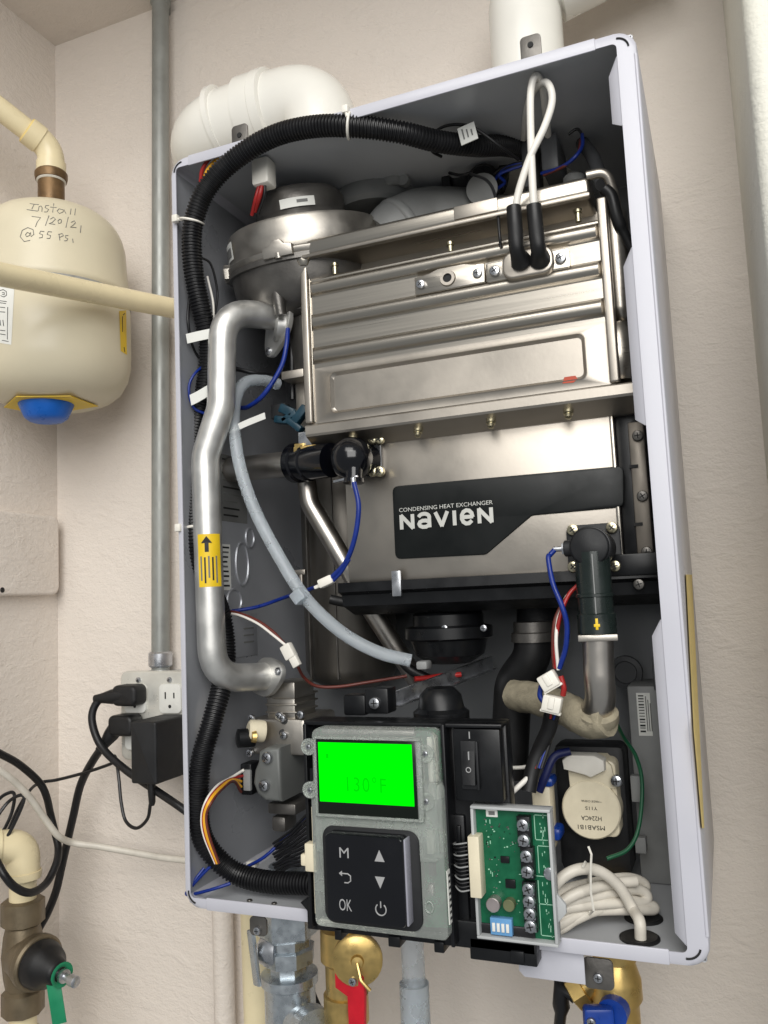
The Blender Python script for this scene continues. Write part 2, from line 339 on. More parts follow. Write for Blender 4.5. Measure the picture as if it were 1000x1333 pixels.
# --- plugs, cords, adapter
def cord(pts, n=10): return spline([P(*p) for p in pts], n)
def plug(name, label, px, py, path, r):
    c = P(px, py, .222)
    t = thing(name, label, 'power cord', c)
    pts = cord(path)
    b = MB(); b.prism(rr(-.021, .017, -.013, .013, .008), c + V(0, .0125, 0), (1, 0, 0), (0, 0, 1), (0, -1, 0), .022, .005, 3)
    d = (pts[3] - pts[0]).normalized(); b.lathe([(.0105, -.012), (.0095, .006), (.0065, .02), (r * 1.15, .03)], pts[0], d, 14); b.build('plug', m_rubber, t)
    b = MB(); b.tube(pts, r, 10); b.build('cord', m_wblk, t); return t
plug('electrical_cable', 'black cord plugged in at the top of the outlet and looping behind the heater', 168, 905,
     [(152, 906, .22), (130, 911, .215), (120, 930, .21), (124, 955, .208), (137, 978, .206), (165, 1003, .2), (200, 1027, .196), (234, 1050, .19), (262, 1070, .2), (300, 1090, .24)], .0048)
plug('electrical_cable', 'black cord plugged in beside the adapter and dropping to the brass valve', 163, 944,
     [(148, 952, .224), (138, 966, .222), (120, 992, .23), (105, 1022, .235), (96, 1060, .238), (88, 1095, .24), (80, 1130, .24), (73, 1160, .235), (62, 1188, .23), (48, 1214, .225), (38, 1240, .24), (30, 1290, .25)], .0052)
a, c_ = P(167, 940, .172), P(223, 1024, .172)
t = thing('power_adapter', 'black brick power adapter plugged into the wall outlet', 'adapter', (a.x + .02, .2, c_.z))
b = MB(); b.prism([(x, z) for x, z in rr(a.x, a.x + .037, c_.z, a.z, .003)], (0, .235, 0), (1, 0, 0), (0, 0, 1), (0, -1, 0), .06, .003, 3); b.build('housing', m_blackm, t)
k0 = P(197, 1022, .19)
b = MB(); b.lathe([(.0045, 0), (.005, .002), (.004, .024), (.0024, .028)], k0 + V(0, 0, .004), (0, .05, -1), 12); b.build('strain_relief', m_rubber, t)
b = MB(); b.tube(cord([(196, 1046, .192), (192, 1066, .195), (178, 1078, .2), (164, 1069, .205), (158, 1045, .21), (155, 1015, .215), (152, 992, .22), (149, 984, .22), (147, 992, .22), (140, 996, .222), (110, 1006, .228), (75, 1015, .23), (52, 1019, .215), (38, 1030, .19), (24, 1052, .17), (6, 1090, .15), (-20, 1120, .12), (-30, 1090, .11), (-5, 1045, .14), (12, 1032, .155), (19, 1036, .155), (14, 1062, .15), (-2, 1092, .13), (-15, 1100, .12), (-10, 1075, .12), (10, 1045, .135), (28, 1035, .14), (30, 1046, .14), (12, 1085, .13), (-10, 1118, .11)]), .0021, 8); b.build('cable', m_wblk, t)
b = MB(); b.tube(cord([(-30, 966, .1), (0, 981, .13), (25, 995, .155), (50, 1017, .18), (60, 1035, .19), (66, 1060, .2), (72, 1085, .2), (76, 1105, .195), (73, 1125, .18), (60, 1150, .16), (40, 1162, .13), (20, 1155, .11), (5, 1138, .1), (-8, 1115, .1), (-30, 1085, .09)]), .0046, 10)
tag(b.build('electrical_cable', m_wblk), 'loose black cord looping in front of the cream pipe elbow', 'power cord')
b = MB(); b.tube(cord([(-30, 985, .09), (0, 1003, .11), (22, 1020, .13), (42, 1042, .15), (60, 1068, .17), (76, 1088, .185), (95, 1097, .21), (130, 1102, .225), (170, 1109, .24), (210, 1116, .25), (236, 1119, .255), (270, 1122, .26), (320, 1122, .27)]), .0042, 10)
tag(b.build('white_cable', m_wcable), 'thin white cable sagging across the wall towards the heater', 'cable')
# --- white wall box on the left wall
a = PX(78, 672, WX + .018); c_ = PX(77, 774, WX + .018)
b = MB(); b.prism(rr(.12, a.y, c_.z, a.z, .012), (WX - .001, 0, 0), (0, 1, 0), (0, 0, 1), (1, 0, 0), .019, .004, 3)
t = thing('wall_box', 'flat painted cover box on the side wall under the tank', 'box', (WX, .18, c_.z)); b.build('cover', m_wall, t)
h = PX(3, 768, WX + .018); b = MB(); b.cyl(h + V(-.002, 0, 0), h + V(.0006, 0, 0), .0035, 14); b.build('hole', m_dark, t)

# --- expansion tank
tx, ty = -.306, .165
zt, zb = .78, P(70, 528, .165).z
H_ = zt - zb
HB = .651 - zb
prof = [(.0, 0), (.035, .0), (.055, .002), (.072, .009), (.0835, .019), (.0915, .034), (.095, .05), (.0957, .068), (.0957, HB), (.0942, HB + .001), (.0942, HB + .0135), (.0962, HB + .015), (.0958, HB + .022), (.0925, HB + .045)] + [(.091 * math.cos(a) ** .5, .72 - zb + .06 * math.sin(a)) for a in [math.radians(k * 8) for k in range(11)]] + [(.02, H_ - .0006), (.0, H_)]
TANK = thing('expansion_tank', 'almond steel expansion tank with handwritten install note on its dome', 'tank', (tx, ty, zb))
b = MB(); b.lathe(prof, (tx, ty, zb), seg=72)
tank_body = b.build('body', m_tank, TANK, smooth=60)
b = MB(); b.lathe([(.0958, HB - .0005), (.0961, HB + .002), (.0960, HB + .012), (.0949, HB + .0142)], (tx, ty, zb), seg=72)
b.f = [f for f in b.f if len(f) == 4]; b.m = b.m[:len(b.f)]; b.build('seam_band', M('dull_printed_band', L(150, 150, 148), .5, .3, vary=.2, vs=120), TANK, smooth=60, label='silver printed band round the tank seam')
b = MB()
for k in range(7):
    an = math.radians(-62 + k * 6); p = V(tx + .0963 * math.cos(an), ty + .0963 * math.sin(an), zb + HB + .006); n = V(math.cos(an), math.sin(an), 0)
    b.tube([p + frame(n)[0] * .003 * math.cos(q) + frame(n)[1] * .003 * math.sin(q) for q in [2 * math.pi * j / 14 for j in range(14)]], .0005, 5, closed=True)
b.build('band_print', m_inkg, TANK)
np_ = V(tx - .002, ty, zt)
b = MB(); b.lathe([(.0165, -.004), (.0165, .046), (.0195, .0465), (.0205, .051), (.0205, .056), (.018, .059)], np_, (0, 0, 1), 8 * 3); b.build('nipple', m_bronze, TANK)
b = MB(); b.lathe([(.0168, .044), (.0185, .0455), (.018, .0475), (.0168, .0485)], np_, (0, 0, 1), 24); b.build('thread_tape', m_wnylon, TANK)
# underside: yellow label and blue valve cap
bo = V(tx, ty, zb)
b = MB(); capo = P(68, 529, .14); capo.z = zb - .001
b.lathe([(.0335, .004), (.033, -.002), (.026, -.018), (.02, -.0225), (0, -.0235)], V(tx + .0, ty - .012, zb), (0, 0, 1), 10 * 3); b.build('valve_cap', m_blue, TANK)
b = MB(); b.prism([(-.054, -.028), (.0, -.060), (.054, -.028), (.045, .03), (-.045, .03)], V(tx, ty, zb - .0002), (1, 0, 0), (0, 1, 0), (0, 0, -1), .0008); b.build('underside_label', m_yel, TANK)
dg = bpy.context.evaluated_depsgraph_get()
from mathutils.bvhtree import BVHTree
bv = BVHTree.FromPolygons([v.co + WL[tank_body.name] for v in tank_body.data.vertices], [p.vertices[:] for p in tank_body.data.polygons])
def on_tank(px, py, off=.0003):
    d = ray(px, py).normalized(); h, n, _, _ = bv.ray_cast(CAM, d)
    if h is None: return on_tank(px - .7, py, off) if px > 100 else None
    return h + (n if n.dot(d) < 0 else -n) * off
def tank_patch(poly_px, off, nx=8, ny=8):
    (x0, y0), (x1, y1), (x2, y2), (x3, y3) = poly_px; g = []
    for j in range(ny + 1):
        for i in range(nx + 1):
            u, v = i / nx, j / ny
            g.append(on_tank((x0 * (1 - u) + x1 * u) * (1 - v) + (x3 * (1 - u) + x2 * u) * v, (y0 * (1 - u) + y1 * u) * (1 - v) + (y3 * (1 - u) + y2 * u) * v, off))
    q = MB(); q.add(g, [[j * (nx + 1) + i, j * (nx + 1) + i + 1, (j + 1) * (nx + 1) + i + 1, (j + 1) * (nx + 1) + i] for j in range(ny) for i in range(nx)]); return q
lb = tank_patch([(-22, 371), (19, 374), (15, 449), (-20, 443)], .0004).build('rating_label', m_label, TANK)
def strokes(parent, name, mat, paths, r, f):
    q = MB()
    for p in paths:
        pp = [f(*c) for c in p]
        if None in pp or len(pp) < 2: continue
        q.tube(pp, r, 5)
    return q.build(name, mat, parent, smooth=80)
z1 = lambda x, y: on_tank(x / 3.846, 80 + y / 3.846)
note = [  # handwriting, traced stroke by stroke
 [(150, 712), (172, 716), (195, 718)], [(172, 716), (160, 740)], [(135, 742), (160, 746), (190, 750)], [(192, 748), (196, 728), (206, 724), (212, 734), (210, 752)],
 [(246, 722), (230, 722), (226, 732), (244, 742), (236, 754), (222, 754)], [(270, 712), (264, 756)], [(252, 730), (284, 732)],
 [(316, 744), (296, 738), (286, 750), (298, 762), (316, 754), (320, 742), (330, 762)], [(356, 738), (352, 766)], [(378, 738), (374, 770)],
 [(160, 776), (204, 782), (186, 806), (178, 828)], [(246, 772), (228, 822)], [(252, 790), (268, 780), (278, 790), (262, 806), (246, 812), (276, 816)], [(300, 790), (290, 798), (294, 812), (306, 808), (308, 794), (300, 790)], [(342, 780), (330, 832)], [(356, 806), (372, 798), (378, 808), (364, 822), (352, 830), (382, 832)], [(406, 822), (402, 858)],
 [(150, 862), (138, 856), (128, 868), (134, 878), (148, 872), (154, 856), (156, 878), (170, 866), (166, 842), (140, 832), (112, 846), (102, 878), (122, 902), (152, 896)],
 [(222, 852), (204, 850), (198, 862), (214, 868), (212, 882), (196, 884)], [(260, 854), (242, 852), (236, 866), (254, 872), (250, 886), (234, 886)],
 [(296, 868), (300, 896)], [(292, 866), (312, 862), (318, 872), (298, 882)], [(342, 872), (328, 872), (328, 882), (340, 888), (334, 898), (322, 898)], [(364, 888), (366, 908)]]
strokes(TANK, 'handwriting', m_inkg, note, .00042, z1)
z2 = lambda x, y: on_tank(x / 4.1667, 340 + y / 4.1667, .0006)
strokes(TANK, 'label_print', m_ink, [[(2, 160), (20, 155), (36, 165), (38, 185), (24, 195), (6, 188)], [(14, 170), (26, 172), (26, 182), (14, 180)], [(0, 215), (38, 220)], [(0, 226), (34, 230)], [(44, 250), (42, 425)], [(2, 250), (30, 253)], [(2, 275), (30, 277)], [(2, 320), (6, 350)], [(18, 320), (22, 352)], [(2, 375), (30, 378)], [(2, 395), (32, 400)], [(14, 430), (48, 436)]], .0004, z2)
q = tank_patch([(155, 405), (164, 404), (165, 462), (157, 457)], .0004).build('warning_label', m_yel, TANK)
strokes(TANK, 'label_print', m_ink, [[(159, 412), (159, 432)], [(161, 452), (162, 458)], [(160, 410), (162, 408)]], .0005, lambda x, y: on_tank(x, y, .0006))
# --- cream supply pipe to the tank: elbow and run
e0 = np_ + V(0, 0, .055); e1 = e0 + V(.0, 0, .036); far = P(-60, 95, .06)
t = thing('supply_pipe', 'cream plastic pipe with elbow feeding the top of the tank', 'pipe', e0)
pp = rounded([e0, e1, e1.lerp(far, .5)], .03, 8)
b = MB(); b.tube(pp[:10], .0168, 24); b.tube([e0, e0 + V(0, 0, .016)], .0185, 24)
dd = (far - e1).normalized(); b.tube([pp[9] - dd * .002, pp[9] + dd * .016], .0182, 24); b.build('elbow', m_cpvc, t)
b = MB(); b.tube([pp[9] + dd * .012, far], .0142, 24); b.build('tube', m_cpvc, t)
b = MB(); b.lathe([(.0145, .0155), (.0178, .0158), (.0166, .0175), (.0145, .018)], pp[9], dd, 24); b.build('glue_ring', m_yel2, t)
b = MB(); b.tube([P(-60, 345, -.06), P(0, 357, .0), P(229, 402, .235), P(262, 408, .27), P(290, 414, .305)], .0128, 24)
tag(b.build('water_pipe', m_cpvc), 'straight cream plastic pipe passing in front of the tank', 'pipe')

# --- bottom left: pressure valve
K = .8
core = P(30, 1243, .15)
t = thing('pressure_valve', 'bronze pressure reducing valve with black bell bonnet and adjusting stem', 'valve', core + V(0, 0, -.07))
va = V(.93, -.22, -.07).normalized()
sc_ = lambda pr_: [(r * K, h * K) for r, h in pr_]
b = MB(); b.lathe(sc_([(.026, -.082), (.03, -.08), (.03, -.05), (.024, -.046), (.027, -.03), (.03, 0), (.027, .03), (.024, .042), (.031, .046), (.031, .078), (.026, .08)]), core, (0, 0, 1), 8)
b.lathe(sc_([(.03, -.005), (.034, .018), (.037, .026), (.037, .034)]), core, va, 32); b.build('body', m_bronzeg, t, 50)
b = MB(); b.lathe(sc_([(.0375, .03), (.039, .033), (.039, .041), (.036, .044)]), core, va, 32); b.build('clamp_ring', m_bronzeg, t)
b = MB(); b.lathe(sc_([(.034, .04), (.0335, .052), (.029, .066), (.02, .076), (.017, .088), (.013, .092), (0, .093)]), core, va, 32); b.build('bonnet', m_rubber, t, 60)
b = MB(); b.lathe(sc_([(.006, .086), (.006, .1), (.0095, .1005), (.0095, .106), (.005, .107), (.005, .12), (.008, .1205), (.008, .132), (.005, .134), (0, .134)]), core, va, 14); b.build('adjusting_screw', m_zinc, t)
tp = core + va * .098 * K
b = MB(); u_ = va.cross(V(0, 0, 1)).normalized(); w_ = u_.cross(va)
b.tube([tp + (u_ * math.cos(k * math.pi / 9) + w_ * math.sin(k * math.pi / 9)) * .011 for k in range(18)], .0032, 8, closed=True, flat=.35)
g0 = tp - w_ * .012; b.obox(g0 + V(-.004, -.003, -.018), (.9, .4, .2), (-.4, .9, 0), (-.2, 0, .97), .016, .0012, .044, .0004)
tag(b.build('hang_tag', m_teal), 'green tag hung on the adjusting stem of the bronze valve', 'tag')
ct = core + V(0, 0, .06)
t = thing('pipe_elbow', 'cream plastic elbow rising out of the bronze valve', 'pipe', ct)
b = MB(); b.tube([ct, ct + V(0, 0, .04)], .0155, 24); b.build('tube', m_cpvc, t)
ed = V(-.55, -.8, .1).normalized()
pp = rounded([ct + V(0, 0, .028), ct + V(0, 0, .066), ct + V(0, 0, .066) + ed * .034], .022, 8)
b = MB(); b.tube(pp, .0195, 24); b.tube([ct + V(0, 0, .028), ct + V(0, 0, .036)], .0212, 24); b.tube([pp[-1] - ed * .008, pp[-1]], .0215, 24); b.build('elbow', m_cpvc, t)
b = MB(); b.tube([pp[-1] - ed * .002, pp[-1] + ed * .12], .0152, 24); b.build('branch_tube', m_cpvc, t)
b = MB(); b.cyl(core + V(0, 0, -.06), core + V(0, 0, -.3), .0155, 24); b.lathe([(.0195, -.098), (.0212, -.096), (.0212, -.087), (.0195, -.085)], core, (0, 0, 1), 24)
tag(b.build('drop_pipe', m_cpvc), 'cream plastic pipe below the bronze valve', 'pipe')

# --- vent pipes above the heater
vz = P(320, 145, .2).z - .01
vx = .070
t = thing('exhaust_vent', 'white plastic vent with two elbows turning from heater top into wall', 'vent pipe', (vx, .2, .69))
ex = P(352, 140, .2).x; e2 = P(292, 140, .2).x
b = MB(); pp = rounded([V(vx, .2, .69), V(vx, .2, vz), V(ex - .03, .2, vz)], .066, 12); b.tube(pp, .043, 40); b.build('elbow', m_pvc, t)
b = MB(); b.lathe([(.043, -.002), (.0485, 0), (.0485, .012), (.0475, .013), (.0475, .036), (.043, .038)], (ex + .006, .2, vz), (-1, 0, 0), 40); b.build('coupling', m_pvc, t)
pp = rounded([V(ex, .2, vz), V(e2 - .05, .2, vz - .006), V(e2 - .055, .32, vz - .03)], .062, 12)
b = MB(); b.tube(pp, .044, 40); b.lathe([(.044, 0), (.0475, .001), (.0475, .008), (.044, .009)], (e2 + .004, .2, vz), (-1, 0, -.1), 40); b.build('elbow', m_pvc, t)
ix = P(686, 60, .2).x
t = thing('intake_vent', 'white plastic vent with one elbow rising from heater top by the bracket', 'vent pipe', (ix, .2, .69))
b = MB(); pp = rounded([V(ix, .2, .69), V(ix, .2, .905), V(ix + .15, .215, .95)], .035, 12); b.tube(pp, .0385, 40); b.build('elbow', m_pvc, t)
hd = (pp[-1] - pp[-2]).normalized(); hp = P(742, -4, .2)
b = MB(); b.lathe([(.0385, -.002), (.045, 0), (.045, .045), (.039, .047)], V(ix, .2, .905) + V(.15, .015, .045) * .20, V(.15, .015, .045), 40); b.build('coupling', m_pvc, t)

# --- pipes and valves under the heater
b = MB(); q0 = P(292, 1184, .272); b.cyl(V(q0.x, .268, .2), V(q0.x, .268, -.6), .0128, 24); tag(b.build('wall_pipe', m_wall), 'thin painted pipe running down the wall under the heater edge', 'pipe')
g = P(372, 1200, .1)
t = thing('gas_fitting', 'galvanised gas union and shutoff under the left of the heater', 'gas fitting', (g.x, .1, -.2))
gx = P(376, 1240, .1).x
b = MB(); b.lathe([(.017, .01), (.017, -.035)], (gx, .1, 0), (0, 0, 1), 24); b.build('nipple', m_galv, t)
b = MB(); b.lathe([(.028, -.026), (.031, -.028), (.031, -.052), (.028, -.055)], (gx, .1, 0), (0, 0, 1), 6); b.build('union_nut', m_galv, t, smooth=20)
b = MB(); b.lathe([(.0225, -.054), (.0225, -.064), (.026, -.066), (.0255, -.079), (.0185, -.08), (.0185, -.09)], (gx, .1, 0), (0, 0, 1), 8); b.build('hex_body', m_galv, t, smooth=20)
b = MB(); b.lathe([(.021, -.088), (.0275, -.09), (.0275, -.098), (.0245, -.1), (.0245, -.15), (.0275, -.151), (.0275, -.16), (.02, -.162)], (gx, .1, 0), (0, 0, 1), 28)
b.lathe([(.018, .0), (.018, .03), (.022, .031), (.022, .042)], (gx, .1, -.125), (.8, -.5, -.12), 24); b.build('tee', m_galv, t)
hq = P(335, 1245, .08)
b = MB(); b.obox(P(331, 1247, .07), (.9, -.4, .1), (.4, .9, 0), (-.12, 0, 1), .010, .004, .05, .0015); b.build('lever', m_galv, t)
b = MB(); b.lathe([(.006, 0), (.013, .004), (.016, .012), (.016, .02)], P(336, 1235, .085), (.9, .2, 0), 20); b.build('handle_hub', m_zinc, t)
q0 = P(335, 1290, .16); b = MB(); b.cyl(V(q0.x, .16, -.02), V(q0.x + .004, .16, -.5), .016, 24)
tag(b.build('stub_pipe', m_cpvc), 'cream pipe standing behind the galvanised gas union', 'pipe')
bz = P(448, 1260, .09)
t = thing('drain_valve', 'brass valve with red lever under the control panel', 'valve', (bz.x, .09, -.2))
b = MB(); b.lathe([(.016, .01), (.016, -.04), (.022, -.042), (.0225, -.07), (.0185, -.074), (.0185, -.1), (.021, -.101), (.021, -.125), (.015, -.127), (.015, -.2)], (bz.x - .004, .1, 0), (0, 0, 1), 28)
c0 = P(466, 1246, .07); b.cyl(V(bz.x, .1, c0.z), c0, .014, 20); b.build('body', m_brass, t)
ax = V(.35, -.93, .0).normalized()
b = MB(); b.lathe([(.0215, 0), (.0225, .002), (.0225, .007), (.0205, .0085), (.006, .009), (.005, .012), (0, .0125)], c0, ax, 28); b.tube([c0 + ax * .012, c0 + ax * .014 + V(.004, -.002, -.012), c0 + ax * .012 + V(.012, -.001, -.021)], .0017, 8); b.build('cap', m_brass, t)
r0 = P(457, 1280, .062); b = MB(); b.fprism([(r0.x - .016, r0.z + .017), (r0.x + .004, r0.z + .016), (r0.x + .012, r0.z + .006), (r0.x + .0125, r0.z - .01), (r0.x + .010, r0.z - .055), (r0.x - .004, r0.z - .058), (r0.x - .0045, r0.z - .012), (r0.x - .016, r0.z - .006)], .062, .005, .0012); b.build('lever', m_red, t)
inst(ME_S, 'screw', t, P(460, 1277, .0618), spin=.4, scale=1.1)
b = MB(); k0 = P(537, 1235, .12); b.tube([V(k0.x, .12, .01), V(k0.x, .12, -.16)], .0108, 20); b.tube([V(k0.x, .12, -.093), V(k0.x, .12, -.3)], .0138, 20)
tag(b.build('drain_tube', m_silic), 'clear plastic drain tube under the control panel', 'tube')
b = MB(); b.tube(cord([(398, 1246, .13), (402, 1270, .13), (408, 1296, .13), (420, 1320, .13), (440, 1345, .13), (460, 1380, .13)]), .0034, 8)
tag(b.build('black_cable', m_wblk), 'thin black cable between the gas union and brass valve', 'cable')
wz = P(806, 1290, .11)
t = thing('isolation_valve', 'brass isolation valve with blue lever under the heater corner', 'valve', (wz.x, .11, -.2))
b = MB(); b.lathe([(.018, .01), (.018, -.045), (.0165, -.046), (.0215, -.06), (.0225, -.075), (.0195, -.08), (.0205, -.1), (.0235, -.104), (.024, -.118), (.022, -.12), (.022, -.2)], (wz.x, .11, 0), (.045, 0, 1), 28)
j0 = V(wz.x, .11, -.05); j1 = P(744, 1294, .1); b.cyl(j0, j1, .0125, 20, r2=.0105); b.lathe([(.0128, 0), (.0145, .001), (.0145, .012), (.012, .013)], j1, j0 - j1, 6); b.build('body', m_brass, t)
h0 = P(779, 1322, .075); b = MB(); b.obox(h0 + V(0, 0, -.02), (.95, .3, 0), (-.3, .95, 0), (0, 0, 1), .024, .012, .055, .003); b.cyl(h0 + V(.01, .004, 0), h0 + V(.012, .032, 0), .012, 18); b.build('lever', m_blueh, t)
inst(ME_S, 'screw', t, P(770, 1330, .067), spin=.2)
b = MB(); j2 = P(731, 1290, .1); b.tube([j1 + V(.004, 0, 0), j2 + V(0, 0, .004), j2 + V(-.001, 0, -.012), P(730, 1320, .1), P(724, 1380, .1)], [.0075, .0085, .0075, .005, .0045], 12)
tag(b.build('sensor_lead', m_wblk), 'black capped lead beside the brass isolation valve', 'cable')
# ================================================================== THE HEATER
W, D, H = .4353, .2613, .696
HT = thing('water_heater', 'wall-hung white tankless water heater with front cover removed, insides exposed', 'water heater', (W / 2, D / 2, 0))
def lp(x0, x1, z0, z1, r, y): return [V(p[0], y, p[1]) for p in rr(x0, x1, z0, z1, r, 6)]
b = MB()
fl, fr, ft = .0065, .0150, .0095
b.loft([lp(.002, W - .002, .002, H - .002, .014, D), lp(0, W, 0, H, .016, D - .002), lp(0, W, 0, H, .016, .0035), lp(.001, W - .001, .001, H - .001, .0155, .001), lp(.0035, W - .0035, .0035, H - .0035, .0135, 0),
        lp(fl, W - fr, ft, H - ft, .004, 0), lp(fl, W - fr, ft, H - ft, .004, .0012), lp(.0025, W - .0025, .0025, H - .0025, .0135, .0035), lp(.0025, W - .0025, .0025, H - .0025, .0135, D - .004)])
shell = b.build('casing', m_white, HT, smooth=45)
def part(name, mat, parent=HT, label=None, smooth=38): return lambda q: q.build(name, mat, parent, smooth, label)
# folded lips on both sides
def lip(px_y0, px_y1, side):
    q = MB()
    if side > 0:
        z1_, z0_ = P(838 if px_y1 < 700 else 880, px_y0, 0).z, P(850 if px_y1 < 700 else 890, px_y1, 0).z
        x = W - fr + .0015; pr_ = [(0, .0), (-.0060, .0022), (-.0095, .0062), (-.0090, .0072), (-.0055, .0034), (.0, .0012)]
    else:
        z1_, z0_ = P(240, px_y0, 0).z, P(246, px_y1, 0).z
        x = fl - .001; pr_ = [(0, .0), (.004, .004), (.005, .010), (.004, .0105), (.003, .005), (0, .0015)]
    sh = [.0, .004, .012, .013]
    loops = []
    for f_, zz in ((0, z0_ + .0), (1, z0_ + .006), (1, z1_ - .012), (0, z1_)):
        k = .25 + .75 * f_
        loops.append([V(x + a * k, c * k + .0004, zz) for a, c in pr_])
    q.loft(loops, capa=True, capb=True); q.build('lip', m_white, shell)
lip(62, 152, 1); lip(318, 552, 1); lip(806, 1232, 1); pass
q = MB(); q.tube([V(W - .0014, .0010, .022), V(W - .0014, .0010, H - .022)], .0014, 10); q.build('edge_bead', m_white, shell)
# top and bottom front folds, corner slots
b = MB(); b.box(.022, P(775, 60, 0).x, -.0016, .0005, H - .0112, H - .0012, .0007); b.build('top_fold', m_white, shell)
b = MB(); b.box(P(270, 1180, 0).x, P(872, 1250, 0).x, -.0016, .0005, .0008, .0112, .0007); b.build('bottom_fold', m_white, shell)
for (cx, cz, a0) in ((W - .0155, H - .0155, 5), (W - .0155, .0155, -95), (.0145, .0145, 175), (.0145, H - .0145, 95)):
    q = MB(); q.tube([V(cx + .0095 * math.cos(math.radians(a0 + k * 8)), -.0002, cz + .0095 * math.sin(math.radians(a0 + k * 8))) for k in range(11)], .0008, 6); q.build('corner_slot', m_dark, shell)
# bare inner faces of the cabinet
def liner(name, x0, x1, y0, y1, z0, z1, m=m_liner):
    q = MB(); q.box(x0, x1, y0, y1, z0, z1); return q.build(name, m, HT, smooth=0)
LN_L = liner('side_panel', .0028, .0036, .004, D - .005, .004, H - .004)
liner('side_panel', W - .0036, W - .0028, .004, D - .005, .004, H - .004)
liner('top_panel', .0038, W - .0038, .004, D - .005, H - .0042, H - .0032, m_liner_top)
FLR = liner('bottom_panel', .0038, W - .0038, .004, D - .005, .0032, .0042, M('pale_grey_floor_coat', L(172, 174, 177), .4, vary=.06, vs=12, dirt=.15))
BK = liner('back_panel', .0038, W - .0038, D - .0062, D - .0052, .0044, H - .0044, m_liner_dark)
# yellow foam strip on the outside
b = MB(); b.add([PX(*p, W + .0012) for p in ((893, 748), (901, 748), (917, 1078), (914, 1078), (903, 950))], [[0, 1, 2, 3, 4]])
b.add([PX(*p, W - .0005) for p in ((893, 748), (901, 748), (917, 1078), (914, 1078), (903, 950))], [[4, 3, 2, 1, 0]]); b.f += [[i, (i + 1) % 5, 5 + (i + 1) % 5, 5 + i] for i in range(5)]; b.m += [0] * 5
b.build('foam_strip', m_yel2, shell)
# hanging brackets
def bracket(px, py, w_, h_, y, up=1):
    c = P(px, py, y); q = MB(); q.fprism(rr(c.x - w_ / 2, c.x + w_ / 2, c.z - h_ / 2, c.z + h_ / 2, .004), y, .0018, .0004); o = q.build('bracket', m_castdk, HT)
    q = MB(); q.cyl(c + V(0, -.0008, .004 * up), c + V(0, .001, .004 * up), .0026, 12); q.build('hole', m_dark, o); return c
bracket(691, 64, .018, .026, .035); bracket(312, 181, .018, .03, .03)
c = bracket(779, 1268, .022, .022, .018, -1); inst(ME_S, 'screw', HT, c + V(0, -.0005, -.002)); c = bracket(336, 1206, .017, .016, .015, -1); inst(ME_S, 'screw', HT, c + V(0, -.0005, -.003))
b = MB(); a, c = P(674, 1240, .005), P(762, 1283, .005); b.fprism([(a.x, c.z + .004), (a.x + .004, c.z), (c.x, c.z), (c.x, .004), (a.x, .004)], .006, .0015, .0004); b.build('bottom_plate', m_white, HT)
# screws along the bottom
for px, py in ((325, 1173), (357, 1177), (750, 1231), (795, 1233)): inst(ME_D, 'screw', HT, PZ(px, py, .0042), (0, 0, 1), .55)

# ---------------------------------------------------------------- blower
ba = V(-.02, -.22, 1).normalized(); bc = V(.094, .105, .606)
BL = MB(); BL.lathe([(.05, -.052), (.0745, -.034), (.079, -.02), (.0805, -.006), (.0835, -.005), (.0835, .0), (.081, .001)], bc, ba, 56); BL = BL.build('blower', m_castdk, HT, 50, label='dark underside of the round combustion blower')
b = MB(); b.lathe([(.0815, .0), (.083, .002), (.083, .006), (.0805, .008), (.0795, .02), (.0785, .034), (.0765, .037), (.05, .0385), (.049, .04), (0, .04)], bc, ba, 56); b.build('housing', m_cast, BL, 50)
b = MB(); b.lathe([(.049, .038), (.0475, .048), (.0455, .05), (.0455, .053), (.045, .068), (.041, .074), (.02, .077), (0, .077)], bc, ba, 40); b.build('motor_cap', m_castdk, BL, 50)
def on_lathe(r, hgt, ang, o=bc, ax=ba):
    u, v, n = frame(ax); return o + n * hgt + (u * math.cos(ang) + v * math.sin(ang)) * r
def ang_to(px, py, y):
    u, v, n = frame(ba); d = P(px, py, y) - bc; return math.atan2(d.dot(v), d.dot(u))
def lathe_patch(r, h0, h1, a0, a1, n=8):
    q = MB(); g = [on_lathe(r, h0 + (h1 - h0) * j, a0 + (a1 - a0) * i / n) for j in (0, 1) for i in range(n + 1)]
    q.add(g, [[i, i + 1, n + 2 + i, n + 1 + i] for i in range(n)]); return q
an = ang_to(395, 300, .03)
lathe_patch(.0469, .051, .06, an - .42, an + .33).build('maker_label', m_label, BL); lathe_patch(.0471, .0545, .0575, an - .05, an + .18).build('label_print', m_inkg, BL)
an2 = ang_to(305, 330, .05); lathe_patch(.0806, .012, .029, an2 - .22, an2 + .14).build('maker_label', m_label, BL); lathe_patch(.0809, .015, .024, an2 - .19, an2 + .09).build('label_print', m_inkg, BL)
for da in (-.32, -1.55, 1.2):
    q = MB(); p0 = on_lathe(.083, .004, an + da); nn = (p0 - bc - ba * .004).normalized(); uu = ba.cross(nn)
    q.prism([(-.015, -.006), (.015, -.006), (.015, .004), (.007, .006), (.004, .010), (-.004, .010), (-.007, .006), (-.015, .004)], p0 - nn * .006, uu, ba, nn, .010, .0015); q.cyl(p0 + nn * .001 - ba * .007, p0 + nn * .001 - ba * .002, .0035, 12); q.build('clamp_lug', m_cast, BL)
b = MB(); nk = bc + V(.012, -.004, -.05); b.lathe([(.038, .012), (.042, .004), (.042, -.004), (.034, -.008), (.032, -.06)], nk, (0, -.1, 1), 36); b.lathe([(.006, .02), (.006, -.012)], on_lathe(.07, -.04, an - .5), ba, 10); b.build('outlet_neck', m_castdk, BL)

